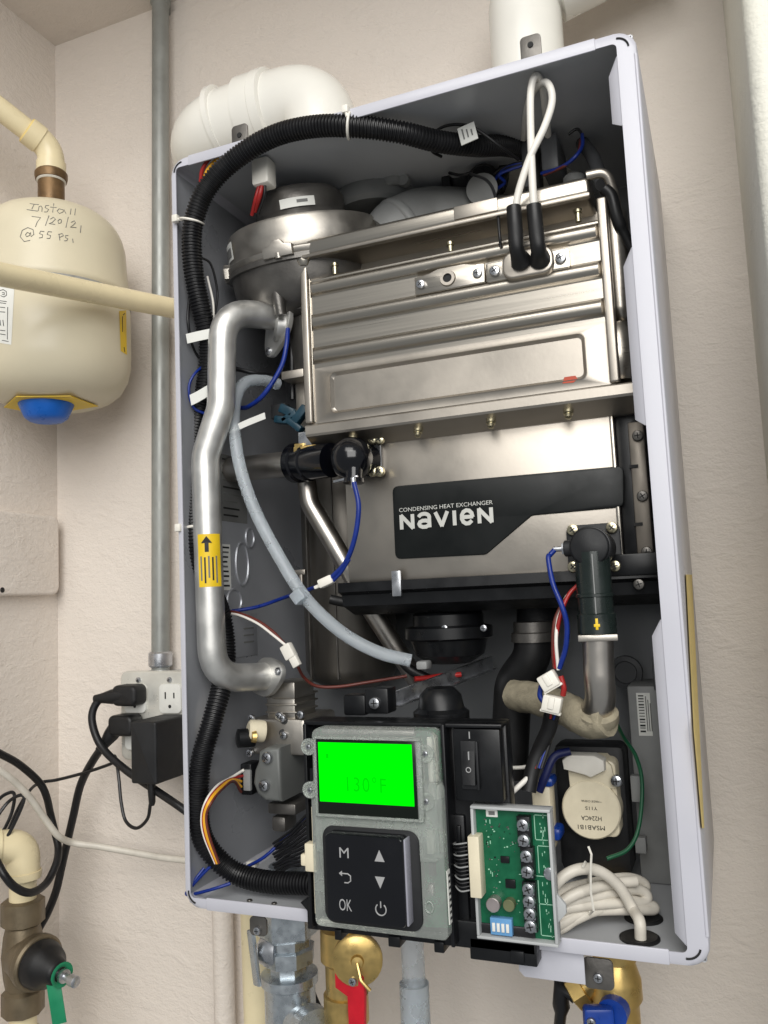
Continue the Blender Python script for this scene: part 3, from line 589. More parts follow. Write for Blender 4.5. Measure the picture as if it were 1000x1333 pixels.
# ---------------------------------------------------------------- primary heat exchanger
HX0, HX1, HY = .118, .4005, .040; SY = .062
zl, zt_ = .427, .5825
body = MB(); body.box(HX0 + .003, HX1 - .004, HY + .002, .225, zl, .5655); body.box(HX0 + .004, HX1 - .005, HY + .034, .224, .565, .588); HX = body.build('heat_exchanger', m_ss2, HT, label='ribbed stainless upper heat exchanger box')
def ribprof():
    pr_ = [(HY, .4795)]
    for zc, r in ((.4915, .0068), (.5235, .0066), (.5555, .0064)):
        pr_ += [(HY, zc - r - .0012)] + [(HY - r * 1.0 * math.sin(math.radians(a)), zc - r * math.cos(math.radians(a))) for a in range(14, 167, 8)] + [(HY, zc + r + .0012)]
    return pr_ + [(HY, .5645), (HY + .001, .566), (HY + .03, .567)]
pr_ = ribprof(); xs = [HX0 + .009, HX0 + .0125, HX1 - .010, HX1 - .007]
b = MB(); flat = [(max(HY, y), z) for y, z in pr_]
b.loft([[V(xs[0], y, z) for y, z in flat], [V(xs[1], y, z) for y, z in pr_], [V(xs[2], y, z) for y, z in pr_], [V(xs[3], y, z) for y, z in flat]], closed=False)
b.build('ribbed_front', m_ss, HX, 28)
# lower plate with a sunk panel
b = MB(); x0, x1 = xs[0], xs[3]; oz = [.4275, .4795]; i0 = (.016, .018, .0065, .0058); dp = .0035
def rect(ax0, ax1, az0, az1, y, r=.003): return [V(p[0], y, p[1]) for p in rr(ax0, ax1, az0, az1, r, 4)]
b.loft([rect(x0, x1, oz[0], oz[1], HY, .0002), rect(x0 + i0[0], x1 - i0[1], oz[0] + i0[2], oz[1] - i0[3], HY, .005), rect(x0 + i0[0] + .001, x1 - i0[1] - .001, oz[0] + i0[2] + .001, oz[1] - i0[3] - .001, HY - .0012, .005), rect(x0 + i0[0] + .0035, x1 - i0[1] - .0035, oz[0] + i0[2] + .0035, oz[1] - i0[3] - .0035, HY + dp * .6, .004)], capb=True)
b.build('sunk_panel', m_ss2, HX, 50)
for xx in (HX0, HX1 - .008):   # folded side edges
    q = MB(); q.box(xx, xx + .0075 if xx < .3 else xx + .008, HY - .004, HY + .006, zl + .001, .583, .0018, 3); q.build('side_flange', m_ss2, HX)
q = MB(); q.box(HX0 + .008, HX0 + .0093, HY - .0015, HY + .001, zl + .002, .566, .0004); q.build('weld_seam', m_ss, HX)
q = MB(); q.lathe([(0, -.007), (.005, -.006), (.0075, -.002), (.0075, .002), (.005, .006), (0, .007)], V(HX0 + .004, HY - .002, .5845), (0, 0, 1), 16); q.build('corner_cap', m_ss, HX)
q = MB(); q.box(HX0 + .0015, HX0 + .006, HY - .001, HY + .06, .56, .586, .001); q.build('end_plate', m_ss2, HX)
# lid
q = MB(); q.box(HX0 - .001, HX1 - .012, HY - .008, .23, .5855, .6015, .004, 3); lid = q.build('lid', m_ss, HX)
q = MB(); q.box(HX0 + .006, HX1 - .012, HY - .0105, HY - .004, .583, .5865, .0012); q.build('lid_fold', m_ss2, HX)
q = MB(); c1 = P(592, 300, HY - .009); c2 = P(650, 300, HY - .009); q.box(c1.x, c2.x, HY - .0095, HY, .588, .600, .001); q.build('lid_clip', m_ss2, HX)
q = MB(); q.tube(rounded([V(HX1 - .014, HY - .006, .602), V(HX1 + .002, HY - .004, .603), V(HX1 + .006, HY + .004, .585), V(HX1 + .008, HY + .012, .562)], .010), .004, 12); q.build('lid_gasket', m_ss2, HX)
q = MB(); q.tube(spline([V(HX1 - .001, HY - .002, .59), V(HX1 + .004, HY, .583), V(HX1 + .007, HY + .003, .565), V(HX1 + .013, HY + .01, .548), V(HX1 + .018, HY + .014, .535)]), [.005] * 20 + [.004] * 13, 10); q.build('gasket', m_rubber, HX)
for px, py in ((434, 354), (585, 327), (752, 285)):
    c = P(px, py, HY); q = MB(); q.lathe([(.0024, 0), (.0024, .008), (.0036, .008), (.0036, .0105)], V(c.x, HY + .004, c.z - .001), (0, 0, 1), 10); q.build('stud', m_screw, HX)
# side water tubes at the right
q = MB(); q.tube([V(HX1 + .003, HY + .018, .575), V(HX1 + .003, HY + .018, .493), V(HX1 + .003, HY + .018, .487), V(HX1 + .002, HY + .018, .4835), V(HX1 + .001, HY + .018, .482)], [.0112, .0112, .0095, .006, .001], 20); q.build('return_header', m_ss, HX)
q = MB(); q.lathe([(0, -.026), (.012, -.024), (.0175, -.014), (.0195, 0), (.0175, .014), (.012, .024), (0, .026)], V(HX1 - .001, HY + .022, .4575), (0, 0, 1), 24); q.build('return_header', m_ss, HX)
# ledge and its bolts
zl1 = .4255; LY = .0385
q = MB(); q.prism([(LY, zl1 + .0012), (LY - .0008, zl1), (LY - .0008, zl1 - .0075), (LY + .0005, zl1 - .0095), (SY - .0015, zl1 - .0195), (SY + .01, zl1 - .0195), (SY + .03, zl1 + .0012)], (P(398, 556, LY).x, 0, 0), (0, 1, 0), (0, 0, 1), (1, 0, 0), .411 - P(398, 556, LY).x, .0008); ledge = q.build('mounting_ledge', m_ss2, HX, 18)
LB = MB(); LB.lathe([(.0042, 0), (.0042, .0035), (.0028, .004), (.0028, .0075), (.0015, .008), (0, .008)], (0, 0, 0), (0, 0, 1), 12); tmp = LB.build('bolt', m_screw); ME_B = tmp.data; bpy.data.objects.remove(tmp)
for px in (460, 545, 640, 741): c = P(px, 540, .05); inst(ME_B, 'bolt', HX, V(c.x, .0475, zl1 - .0133), (0, -.4, -.9))
q = MB(); c = P(741, 494, LY - .001); q.fprism([(c.x - .006, c.z - .002), (c.x - .004, c.z + .003), (c.x + .005, c.z + .003), (c.x + .0065, c.z), (c.x + .003, c.z - .0025)], HY - .0006, .001); q.build('paint_mark', m_redm, HX)
# sight plate and electrode plate
a, c = P(541, 384, .034), P(632, 366, .034); zc = (P(586, 364, .034).z)
q = MB(); q.fprism([(a.x, zc - .0085), (a.x, zc + .0075), (a.x + .014, zc + .009), (a.x + .022, zc + .0115), (c.x - .018, zc + .0115), (c.x - .008, zc + .009), (c.x, zc + .0085), (c.x, zc - .0085)], .033, .0075, .0008); sp = q.build('sight_plate', m_ss, HX)
q = MB(); c0 = V((a.x + c.x) / 2 - .001, .033, zc + .001); q.lathe([(.0072, 0), (.0066, .002), (.004, .002), (.0038, -.002)], c0, (0, -1, 0), 20); q.build('sight_port', m_ss2, sp)
q = MB(); q.cyl(c0 + V(0, -.0003, 0), c0 + V(0, .001, 0), .0038, 16); q.build('sight_glass', m_dark, sp)
for xx in (a.x + .006, c.x - .006): inst(ME_S, 'screw', sp, V(xx, .0329, zc), spin=random.random(), scale=1.15)
a, c = P(634, 372, .033), P(742, 340, .033); zc = P(690, 345, .033).z
q = MB(); q.fprism(rr(a.x, c.x, zc - .0085, zc + .0085, .002), .0325, .008, .0008); ep = q.build('electrode_plate', m_ss, HX)
q = MB(); q.fprism(rr(P(655, 350, .03).x, P(722, 350, .03).x, zc - .0115, zc + .012, .009), .026, .008, .002, 3); q.build('ceramic_base', m_ss2, ep)
for xx in (a.x + .008, c.x - .007): inst(ME_S, 'screw', ep, V(xx, .0324, zc), spin=random.random(), scale=1.3)
# ignition leads with black boots
IG = MB(); IG.fbox(676, 168, 700, 240, .115, .15, .003); IG.fbox(702, 176, 728, 218, .10, .15, .003); IG = IG.build('ignition_transformer', m_greyd, HT)
def lead(pts, boot):
    q = MB(); q.tube(spline([P(*p) for p in pts]), .0031, 10); q.build('ignition_lead', m_wwhite, HT)
    q = MB(); bp = spline([P(*p) for p in boot], 6); n_ = len(bp); q.tube(bp, [.0062 + (.0034 * max(0, (i / n_ - .7) / .3)) for i in range(n_)], 14); q.build('lead_boot', m_rubber, HT)
lead([(671, 290, .014), (674, 255, .012), (690, 205, .01), (709, 165, .012), (719, 130, .014), (712, 108, .016), (696, 116, .03), (686, 142, .06), (682, 180, .11)], [(669, 270, .014), (671, 300, .013), (673, 325, .015), (679, 341, .026)])
lead([(696, 285, .012), (693, 230, .01), (691, 170, .012), (691, 120, .014), (697, 99, .014), (706, 112, .028), (710, 142, .06), (714, 180, .105)], [(695, 268, .012), (698, 300, .012), (701, 324, .014), (703, 338, .026)])
q = MB(); q.lathe([(.006, 0), (.007, .006), (.004, .012)], P(700, 155, .09), (0, 0, 1), 12); q.build('red_cap', m_red2, IG)

# ---------------------------------------------------------------- secondary heat exchanger
sx0 = P(452, 700, SY).x; sx1 = P(808, 700, SY).x; sz0 = .2795; sz1 = .418
b = MB(); b.box(sx0, sx1, SY, .2, sz0, sz1, .0015, 2); SX = b.build('condensing_exchanger', m_ss2, HT, label='flat stainless lower heat exchanger box with black nameplate')
q = MB(); q.box(sx1 - .002, sx1 + .0012, SY - .002, SY + .02, sz0, sz1 - .012, .001); q.build('edge_fold', m_ss, SX)
q = MB(); q.box(sx1 + .0012, sx1 + .020, SY + .006, .19, sz0 + .004, sz1 + .004, .002); q.build('side_frame', m_black, SX)
a = P(826, 552, SY + .012); c = P(850, 742, SY + .012)
q = MB(); q.box(sx1 + .012, sx1 + .0245, SY + .001, SY + .016, c.z + .003, a.z, .0015); st = q.build('side_strip', M('brown_grey_metal', L(126, 119, 110), .45, .6, vary=.1), SX)
for px, py in ((841, 566), (846, 645), (852, 718)):
    s_ = P(px, py, SY); inst(ME_D, 'screw', SX, V(sx1 + .0195, SY + .0008, s_.z), spin=random.random())
for py in (606, 682):
    s_ = P(835, py, SY); q = MB(); q.box(sx1 + .011, sx1 + .018, SY, SY + .004, s_.z - .0013, s_.z + .0013); q.build('notch', m_dark, SX)
# tray
tz = sz0
b = MB(); tr0 = P(440, 765, SY - .006).x; tr1 = P(863, 750, SY - .002).x
b.prism([(SY - .006, tz + .0005), (SY - .006, tz - .008), (SY + .002, tz - .011), (SY + .004, tz - .021), (SY + .03, tz - .03), (.2, tz - .032), (.2, tz + .0005)], (tr0, 0, 0), (0, 1, 0), (0, 0, 1), (1, 0, 0), tr1 - tr0, .001); TR = b.build('condensate_tray', m_black, SX)
q = MB(); c = P(516, 762, SY - .008); q.box(c.x - .0045, c.x + .0045, SY - .0085, SY - .005, tz - .014, tz + .009, .0012); q.build('tray_clip', m_zinc, SX)
q = MB(); q.box(tr1 - .04, tr1 - .002, SY - .008, SY + .004, tz - .006, tz + .012, .002); q.build('tray_corner', m_black, SX)
c = P(832, 765, SY - .004); inst(ME_D, 'screw', SX, V(c.x, SY - .002, tz - .013), spin=.3)
q = MB(); q.box(sx1 - .004, sx1 + .011, SY - .003, SY + .006, tz + .0005, tz + .007, .001); q.build('edge_tab', m_ss2, SX)
# nameplate
np2 = [(510, 633), (812, 606), (812, 660), (692, 671), (632, 722), (514, 728)]
pw = [P(px, py, SY - .0025) for px, py in np2]
q = MB(); q.fprism([(p.x, p.z) for p in rounded([pw[-1].lerp(pw[0], .5)] + pw + [pw[-1].lerp(pw[0], .5)], .006, 4)[:-1]], SY - .0022, .0024, .0012, 2); NP = q.build('nameplate', M('black_nameplate', L(15, 18, 18), .42, vary=.08, vs=30, spec=.35), SX, label='black nameplate with silver lettering')
a = P(520, 692, SY - .0024); c = P(642, 682, SY - .0024)
m_silver = M('silver_print', L(196, 196, 190), .4, .2, vary=.02)
tw = c.x - a.x
def fit_text(name, body, mat, parent, o, width, height, u=(1, 0, 0), v=(0, 0, 1), offset=0, sx=1):
    ob = text(name, body, mat, parent, o, 1.0, u, v, offset=0, ext=.0, sx=sx)
    me = ob.data; U, Vv = Vector(u).normalized(), Vector(v).normalized()
    us = [q.co.dot(U) for q in me.vertices]; vs_ = [q.co.dot(Vv) for q in me.vertices]; n = U.cross(Vv)
    ku, kv = width / (max(us) - min(us)), height / (max(vs_) - min(vs_))
    for q in me.vertices:
        a_, b_ = q.co.dot(U) - min(us), q.co.dot(Vv) - min(vs_); q.co = U * a_ * ku + Vv * b_ * kv + n * .00015
    return ob
# block letters drawn as strokes
def glyphs(word, o, width, hgt, st, y):
    q = MB(); n = len(word); adv = {'N': 1.0, 'a': .95, 'V': 1.0, 'I': .42, 'e': .95}; tot = sum(adv[c] for c in word) - .16; k = width / tot; x = o.x
    def seg(p, q_): 
        d = Vector((q_[0] - p[0], q_[1] - p[1])); Ln = d.length; d.normalize(); nn = Vector((-d.y, d.x)) * st / 2; e = d * st * .18
        q.fprism([(p[0] + nn.x - e.x, p[1] + nn.y - e.y), (p[0] - nn.x - e.x, p[1] - nn.y - e.y), (q_[0] - nn.x + e.x, q_[1] - nn.y + e.y), (q_[0] + nn.x + e.x, q_[1] + nn.y + e.y)], y + q.k, .0003); q.k -= .00002
    q.k = 0
    for ch in word:
        w_ = (adv[ch] - .16) * k; l, r_, bt, tp = x + st / 2, x + w_ - st / 2, o.z + st / 2, o.z + hgt - st / 2
        if ch == 'N': seg((l, bt), (l, tp)); seg((r_, bt), (r_, tp)); seg((l, tp), (r_, bt))
        if ch == 'V': seg((l, tp), ((l + r_) / 2, bt)); seg(((l + r_) / 2, bt), (r_, tp))
        if ch == 'I': seg((x + w_ / 2, bt), (x + w_ / 2, tp))
        if ch in 'ae':
            cx, rx = (l + r_) / 2, (r_ - l) / 2; m_ = (bt + tp) / 2; ry = (tp - bt) / 2
            def arc(c, ra, rb, a0, a1): 
                ps = [(c[0] + ra * math.cos(math.radians(a0 + (a1 - a0) * i / 10)), c[1] + rb * math.sin(math.radians(a0 + (a1 - a0) * i / 10))) for i in range(11)]
                for s0, s1 in zip(ps, ps[1:]): seg(s0, s1)
            if ch == 'e': arc((cx, m_), rx, ry, 0, 320); seg((l, m_), (r_, m_))
            else: arc((cx, bt + ry * .5), rx, ry * .5, 0, 360); arc((cx, tp - ry * .55), rx, ry * .55, 0, 160); seg((r_, bt), (r_, tp - ry * .6))
        x += adv[ch] * k
    return q
a = P(521, 691, SY - .0026); hgt = (P(521, 669, SY - .0026) - a).z
glyphs('NaVIeN', a, tw, hgt, .0034, SY - .0027).build('maker_name', m_silver, NP, 0)
fit_text('maker_line', 'CONDENSING HEAT EXCHANGER', m_silver, NP, V(a.x, SY - .0026, a.z + hgt + .0016), tw, .0036)
# ---------------------------------------------------------------- gas pipe
gp = [(372, 416, .075), (312, 412, .03), (299, 430, .025), (288, 540, .02), (266, 600, .018), (272, 845, .02), (284, 886, .03), (330, 884, .07), (352, 880, .085)]
gw = [P(*p) for p in gp]
path = rounded([P(374, 414, .078), P(290, 405, .018), P(288, 530, .018), P(267, 595, .016), P(277, 884, .02), P(352, 880, .078)], .034, 10)
q = MB(); q.tube(path, .0132, 28); GP = q.build('gas_pipe', m_alu, HT, 60, label='bent aluminium gas pipe with yellow direction sticker')
# sticker wraps the pipe
i0 = min(range(len(path)), key=lambda i: abs(path[i].z - P(271, 730, .016).z))
pA, pB = P(267, 595, .016), P(277, 884, .02); sd = (pB - pA).normalized(); sa, sb = P(271, 696, .016), P(272, 764, .017)
def along(z): t_ = (z - pA.z) / (pB.z - pA.z); return pA.lerp(pB, t_)
ca, cb = along(sa.z), along(sb.z); tv = (CAM - ca); tv -= sd * tv.dot(sd); tv.normalize(); sv = sd.cross(tv)
def wrap(r, a0, a1, t0, t1, n=10):
    g = MB(); pts = [ca.lerp(cb, t_) + (tv * math.cos(a) + sv * math.sin(a)) * r for t_ in (t0, t1) for a in [a0 + (a1 - a0) * i / n for i in range(n + 1)]]
    g.add(pts, [[i, i + 1, n + 2 + i, n + 1 + i] for i in range(n)]); return g
wrap(.01335, -.95, .75, 0, 1).build('flow_sticker', m_yel, GP, 60)
sg = 1 if sv.dot(RIGHT) > 0 else -1
w_ = wrap(.01345, -.14 - .1 * sg, .14 - .1 * sg, .14, .34); w_.build('arrow', m_ink, GP)
g = MB(); g.add([ca.lerp(cb, t_) + (tv * math.cos(a) + sv * math.sin(a)) * .0142 for t_, a in ((.04, -.1 * sg), (.17, -.36 - .1 * sg), (.17, .36 - .1 * sg))], [[0, 1, 2]]); g.build('arrow', m_ink, GP)
for k in range(5): wrap(.01345, -.62 + .27 * k, -.50 + .27 * k, .42 + .02 * (k % 2), .93 - .05 * (k % 3)).build('sticker_print', m_ink if k % 2 else m_inkg, GP)
# flanges
def flange(px, py, y, ax, r, sc=1):
    c = P(px, py, y); u, v, n = frame(ax); g = MB()
    pts = []
    for k in range(40):
        a = 2 * math.pi * k / 40; rad = r * (1 + .42 * abs(math.cos(a)) ** 6); pts.append((rad * math.cos(a), rad * math.sin(a) * .86))
    cs, sn = math.cos(sc), math.sin(sc); pts = [(x * cs - y_ * sn, x * sn + y_ * cs) for x, y_ in pts]
    g.prism(pts, c, u, v, n, .005, .0006); o = g.build('flange', m_cast if False else m_alu, GP)
    for s_ in (-1, 1): inst(ME_S, 'screw', o, c + (u * cs + v * sn) * r * 1.18 * s_ + n * .0045, ax, 1.1, .5)
    return c
flange(366, 424, .074, (-.45, -.89, .05), .0235, 1.05); flange(350, 881, .076, (-.45, -.89, .05), .0215, .25)
q = MB(); c = P(362, 424, .07); q.lathe([(.014, -.008), (.0165, -.006), (.0165, .002), (.014, .004)], c, (-.8, -.6, .1), 24); q.build('pipe_bead', m_alu, GP)

# ---------------------------------------------------------------- corrugated harness sleeve
def corrugated(pts, r, pitch=.0031):
    base = resample(spline([P(*p) for p in pts], 14), pitch / 4); rad = [r * (1, .995, .86, .86)[i % 4] for i in range(len(base))]
    g = MB(); g.tube(base, rad, 18); return g
HS = corrugated([(700, 200, .15), (660, 190, .11), (620, 190, .075), (570, 184, .045), (520, 172, .02), (455, 164, .004), (400, 166, .0), (350, 180, .0), (300, 212, .0), (268, 248, .0), (252, 290, .002), (250, 330, .006), (255, 370, .012), (264, 410, .02), (272, 450, .03), (268, 500, .035), (258, 545, .035), (250, 600, .03), (250, 660, .024), (257, 715, .022), (272, 760, .03), (288, 800, .05), (294, 850, .05), (288, 895, .035), (276, 940, .022), (262, 990, .014), (258, 1040, .012), (262, 1085, .014), (280, 1115, .02), (310, 1138, .028), (350, 1148, .03), (400, 1150, .03), (440, 1152, .03)], .0098).build('harness_sleeve', m_hose, HT, 40)
HS['label'] = 'long black corrugated sleeve arched round the cabinet opening'
def tie(px, py, y, axis_pts, r, tail=None):
    a, c = P(*axis_pts[0]), P(*axis_pts[1]); d = (c - a).normalized(); u, v, n = frame(d); o = P(px, py, y); g = MB()
    g.tube([o + (u * math.cos(k * math.pi / 12) + v * math.sin(k * math.pi / 12)) * r for k in range(24)], .0013, 6, closed=True)
    if tail: tp = [P(*t_) for t_ in tail]; g.tube(tp, .0014, 6); e = tp[-1]; g.box(e.x - .003, e.x + .003, e.y - .003, e.y + .003, e.z - .0035, e.z + .0035, .0008)
    return g.build('cable_tie', m_wnylon, HT)
tie(455, 164, .004, ((480, 167, .01), (430, 164, .0)), .0108, [(452, 152, -.006), (450, 143, -.004)])
tie(250, 288, .002, ((256, 270, .0), (250, 310, .004)), .0108, [(238, 286, -.004), (229, 285, -.003)])
tie(252, 688, .022, ((250, 660, .024), (256, 715, .022)), .0108, [(243, 688, .012), (233, 687, .0)])
def wire(pts, r, m, name='wire', parent=None, n=8):
    g = MB(); g.tube(spline([P(*p) for p in pts], n), r, 8); return g.build(name, m, parent or HT, 60)
# label tags hung on the wiring
def tagstrip(pts, wd, name='wire_marker', m=m_label):
    ps = spline([P(*p) for p in pts], 5); g = MB(); up = V(0, -.25, 1).normalized(); vs = []
    for p in ps: vs += [p + up * wd / 2, p - up * wd / 2]
    n_ = len(ps); g.add(vs, [[2 * i, 2 * i + 1, 2 * i + 3, 2 * i + 2] for i in range(n_ - 1)]); g.add([v + V(.0, .0006, 0) for v in vs], [[2 * i, 2 * i + 2, 2 * i + 3, 2 * i + 1] for i in range(n_ - 1)]); return g.build(name, m, HT, recalc=False)
tagstrip([(243, 441, .01), (260, 437, .014), (280, 433, .02)], .009); tagstrip([(248, 521, .012), (258, 516, .015), (275, 506, .02)], .010); tagstrip([(298, 562, .03), (318, 552, .035), (345, 541, .045)], .006)
# wires at the left of the cabinet
wire([(247, 385, .02), (245, 420, .015), (255, 460, .03), (282, 478, .05), (310, 482, .07), (350, 492, .09)], .0014, m_wblk)
wire([(276, 470, .04), (255, 485, .02), (246, 505, .015), (252, 530, .02), (270, 540, .03)], .0014, m_wblue)
wire([(296, 476, .05), (330, 485, .06), (352, 487, .08)], .0016, m_wblk)
wire([(375, 428, .055), (373, 450, .05), (366, 478, .048), (345, 512, .045), (326, 528, .05), (315, 531, .06), (300, 528, .06)], .0023, m_wblue)
wire([(262, 335, .03), (275, 345, .04), (283, 380, .05), (280, 410, .05)], .0012, m_wblk); wire([(270, 360, .03), (278, 400, .03), (275, 450, .03)], .0012, m_wwhite)
wire([(300, 196, .01), (278, 202, .006), (264, 220, .006), (261, 240, .01)], .0019, m_wred); wire([(298, 200, .011), (282, 208, .008), (270, 222, .008), (265, 238, .01)], .0017, m_wyel); wire([(300, 205, .012), (288, 212, .01), (276, 226, .01)], .0015, m_wwhite)
wire([(342, 238, .03), (338, 255, .03), (332, 275, .04)], .0026, m_wred); wire([(339, 236, .03), (333, 258, .03), (328, 280, .04)], .0018, m_wred); wire([(345, 238, .03), (344, 255, .032), (336, 278, .04)], .0016, m_wblk)
q = MB(); q.fbox(326, 207, 349, 236, .024, .042, .003); q.build('wire_connector', m_wnylon, HT)
# blue wires from the left coupling
wire([(461, 628, .022), (467, 660, .02), (462, 700, .022), (450, 732, .025), (432, 752, .03)], .0024, m_wblue); wire([(430, 758, .03), (400, 768, .06), (370, 778, .09), (335, 790, .09), (300, 796, .08)], .0019, m_wblue); wire([(455, 728, .024), (444, 745, .027), (434, 756, .03)], .0016, m_wblue)
q = MB(); q.obox(P(425, 757, .03), (.93, .1, .35), (0, 1, 0), (-.35, 0, .93), .014, .008, .008, .0015); q.obox(P(415, 763, .032), (.93, .1, .35), (0, 1, 0), (-.35, 0, .93), .008, .004, .003, .0006); q.build('wire_connector', m_wnylon, HT)
# clear tube
q = MB(); q.tube(spline([P(*p) for p in ((362, 500, .09), (340, 495, .07), (318, 499, .05), (307, 520, .04), (305, 555, .034), (312, 605, .03), (330, 660, .03), (358, 715, .032), (390, 768, .036), (420, 802, .045), (455, 830, .055), (495, 850, .065), (535, 860, .075))], 8), .0058, 16); q.build('clear_tube', m_silic, HT, 60)
q = MB(); c = P(391, 776, .034); q.obox(c, (.6, 0, -.8), (0, 1, 0), (.8, 0, .6), .012, .015, .013, .002); q.build('tube_clip', m_silic, HT)
# brown/white sensor wire with connector
wire([(293, 796, .06), (310, 798, .055), (335, 808, .05), (355, 822, .046), (370, 838, .044)], .0016, m_wbrn); wire([(293, 798, .058), (312, 801, .053), (336, 812, .048), (356, 827, .044), (372, 840, .043)], .0013, m_wwhite)
q = MB(); q.obox(P(376, 848, .043), (.88, 0, .47), (0, 1, 0), (-.47, 0, .88), .011, .008, .014, .0015); q.obox(P(384, 860, .043), (.88, 0, .47), (0, 1, 0), (-.47, 0, .88), .008, .006, .012, .0012); q.build('wire_connector', m_wnylon, HT)
wire([(388, 868, .045), (396, 882, .06), (412, 893, .07), (440, 894, .08), (480, 888, .09), (530, 880, .1)], .0015, m_wbrn)

# ---------------------------------------------------------------- stickers and print on the inner left wall
def wall_sticker(px0, py0, px1, py1, m=m_label, lines=8, name='wall_sticker'):
    a, c = PX(px0, py0, .0037), PX(px1, py1, .0037); g = MB(); g.box(.0036, .0039, a.y, c.y, c.z, a.z); o = g.build(name, m, LN_L, 0)
    for i in range(lines):
        t_ = (i + .7) / (lines + .6); zz = a.z + (c.z - a.z) * t_; ee = random.uniform(.6, .92); g = MB(); g.box(.0039, .0041, a.y + (c.y - a.y) * .08, a.y + (c.y - a.y) * ee, zz - .0009, zz + .0009); g.build('print_line', m_ink if random.random() < .6 else m_inkg, o, 0)
m_sil = M('silver_label', L(128, 128, 126), .4, .3, vary=.1)
wall_sticker(286, 590, 322, 682, m_sil, 9); wall_sticker(288, 708, 301, 768, m_label, 9)
for px, py, ry, rz in ((315, 734, .012, .022), (305, 782, .013, .012), (325, 700, .008, .010)):
    c = PX(px, py, .0037); g = MB(); g.tube([c + V(.0003, ry * math.cos(k * math.pi / 12), rz * math.sin(k * math.pi / 12)) for k in range(24)], .0014, 6, closed=True); g.build('pressed_ring', m_liner, LN_L)
a, c = PX(300, 800, .0037), PX(335, 852, .0037); g = MB(); g.box(.0036, .0045, a.y, c.y, c.z, a.z, .0005); o = g.build('pressed_panel', m_liner, LN_L)
for k in range(3): g = MB(); zz = a.z + (c.z - a.z) * (.35 + .16 * k); g.box(.0045, .0049, a.y + (c.y - a.y) * .45, a.y + (c.y - a.y) * .85, zz - .0008, zz + .0008); g.build('print_line', m_inkg, o, 0)

# ---------------------------------------------------------------- buffer tank and plumbing behind
m_bt = M('dark_brushed_tank', L(112, 108, 102), .42, .85, vary=.25, vs=22, stretch=(1, 1, .25), rv=.1)
cx, cy = .083, .195; zb_ = P(440, 895, .16).z
q = MB(); q.lathe([(0, -.004), (.028, -.002), (.044, .006), (.05, .018), (.05, .30), (.045, .312), (0, .318)], (cx, cy, zb_), (0, 0, 1), 40); BT = q.build('buffer_tank', m_bt, HT, 50)
for px in (408, 442):
    c = P(px, 700, .16); g = MB(); g.box(c.x - .0006, c.x + .0006, cy - .0515, cy - .046, zb_ + .01, zb_ + .3); g.build('tank_seam', m_castdk, BT)
q = MB(); q.fbox(383, 742, 397, 748, .142, .147, .0006); q.fbox(389, 748, 394, 775, .142, .147, .0006); q.build('tank_clip', m_ss2, BT)
q = MB(); q.tube(rounded([P(396, 600, .09), P(403, 655, .09), P(452, 738, .1), P(482, 792, .12), P(555, 905, .16)], .03, 8), .0095, 20); q.build('bent_tube', m_sspipe, HT, 60)
q = MB(); q.tube([P(300, 612, .085), P(345, 607, .07), P(388, 603, .06)], .0125, 24); q.build('inlet_pipe', m_sspipe, HT, 60)
# left coupling
axc = (P(450, 598, .045) - P(385, 603, .065)).normalized(); c0 = P(383, 603, .065)
q = MB(); q.lathe([(.016, 0), (.0192, .001), (.0192, .008), (.0172, .009), (.0172, .018), (.0184, .019), (.0184, .021), (.0168, .022), (.0168, .034), (.0162, .05)], c0, axc, 28); LC = q.build('coupling', m_gloss, HT, 45)
bc2 = P(458, 597, .042); q = MB(); q.lathe([(.0, -.020), (.0075, -.0186), (.0142, -.0142), (.0186, -.0075), (.020, 0), (.0186, .0075), (.0142, .0142), (.0075, .0186), (0, .02)], bc2, axc, 28); q.cyl(bc2, V(P(480, 595, .06).x, SY, bc2.z), .0145, 24); q.build('elbow', m_gloss, LC, 60)
q = MB(); q.fprism(rr(P(476, 595, .056).x - .003, P(496, 595, .056).x, P(485, 620, .056).z, P(485, 567, .056).z, .004), .0575, .005, .001); q.build('flange_plate', m_gloss, LC)
for px, py in ((486, 572), (495, 572), (486, 614), (495, 614)): inst(ME_Y, 'screw', LC, P(px, py, .057), spin=random.random(), scale=.95)
q = MB(); s0 = P(461, 612, .035); q.lathe([(.0085, 0), (.008, .012), (.0095, .0125), (.0095, .016), (.005, .017)], s0 + V(0, 0, .004), (0, -.1, -1), 16); q.build('sensor_port', m_gloss, LC)
q = MB(); q.obox(P(451, 624, .03), (1, 0, .1), (0, 1, 0), (0, 0, 1), .024, .006, .0022, .0005); q.lathe([(.0024, 0), (.0024, -.009)], P(460, 622, .025), (0, 0, 1), 10); q.build('sensor_clip', m_zinc, LC)
q = MB(); q.fbox(383, 578, 396, 590, .048, .052, .0004); q.fbox(382, 582, 412, 586, .046, .05, .0004); q.build('brass_clip', m_brass, LC)
q = MB(); q.fbox(388, 563, 412, 578, .05, .054, .0006); q.build('clip_plate', m_zinc, LC)
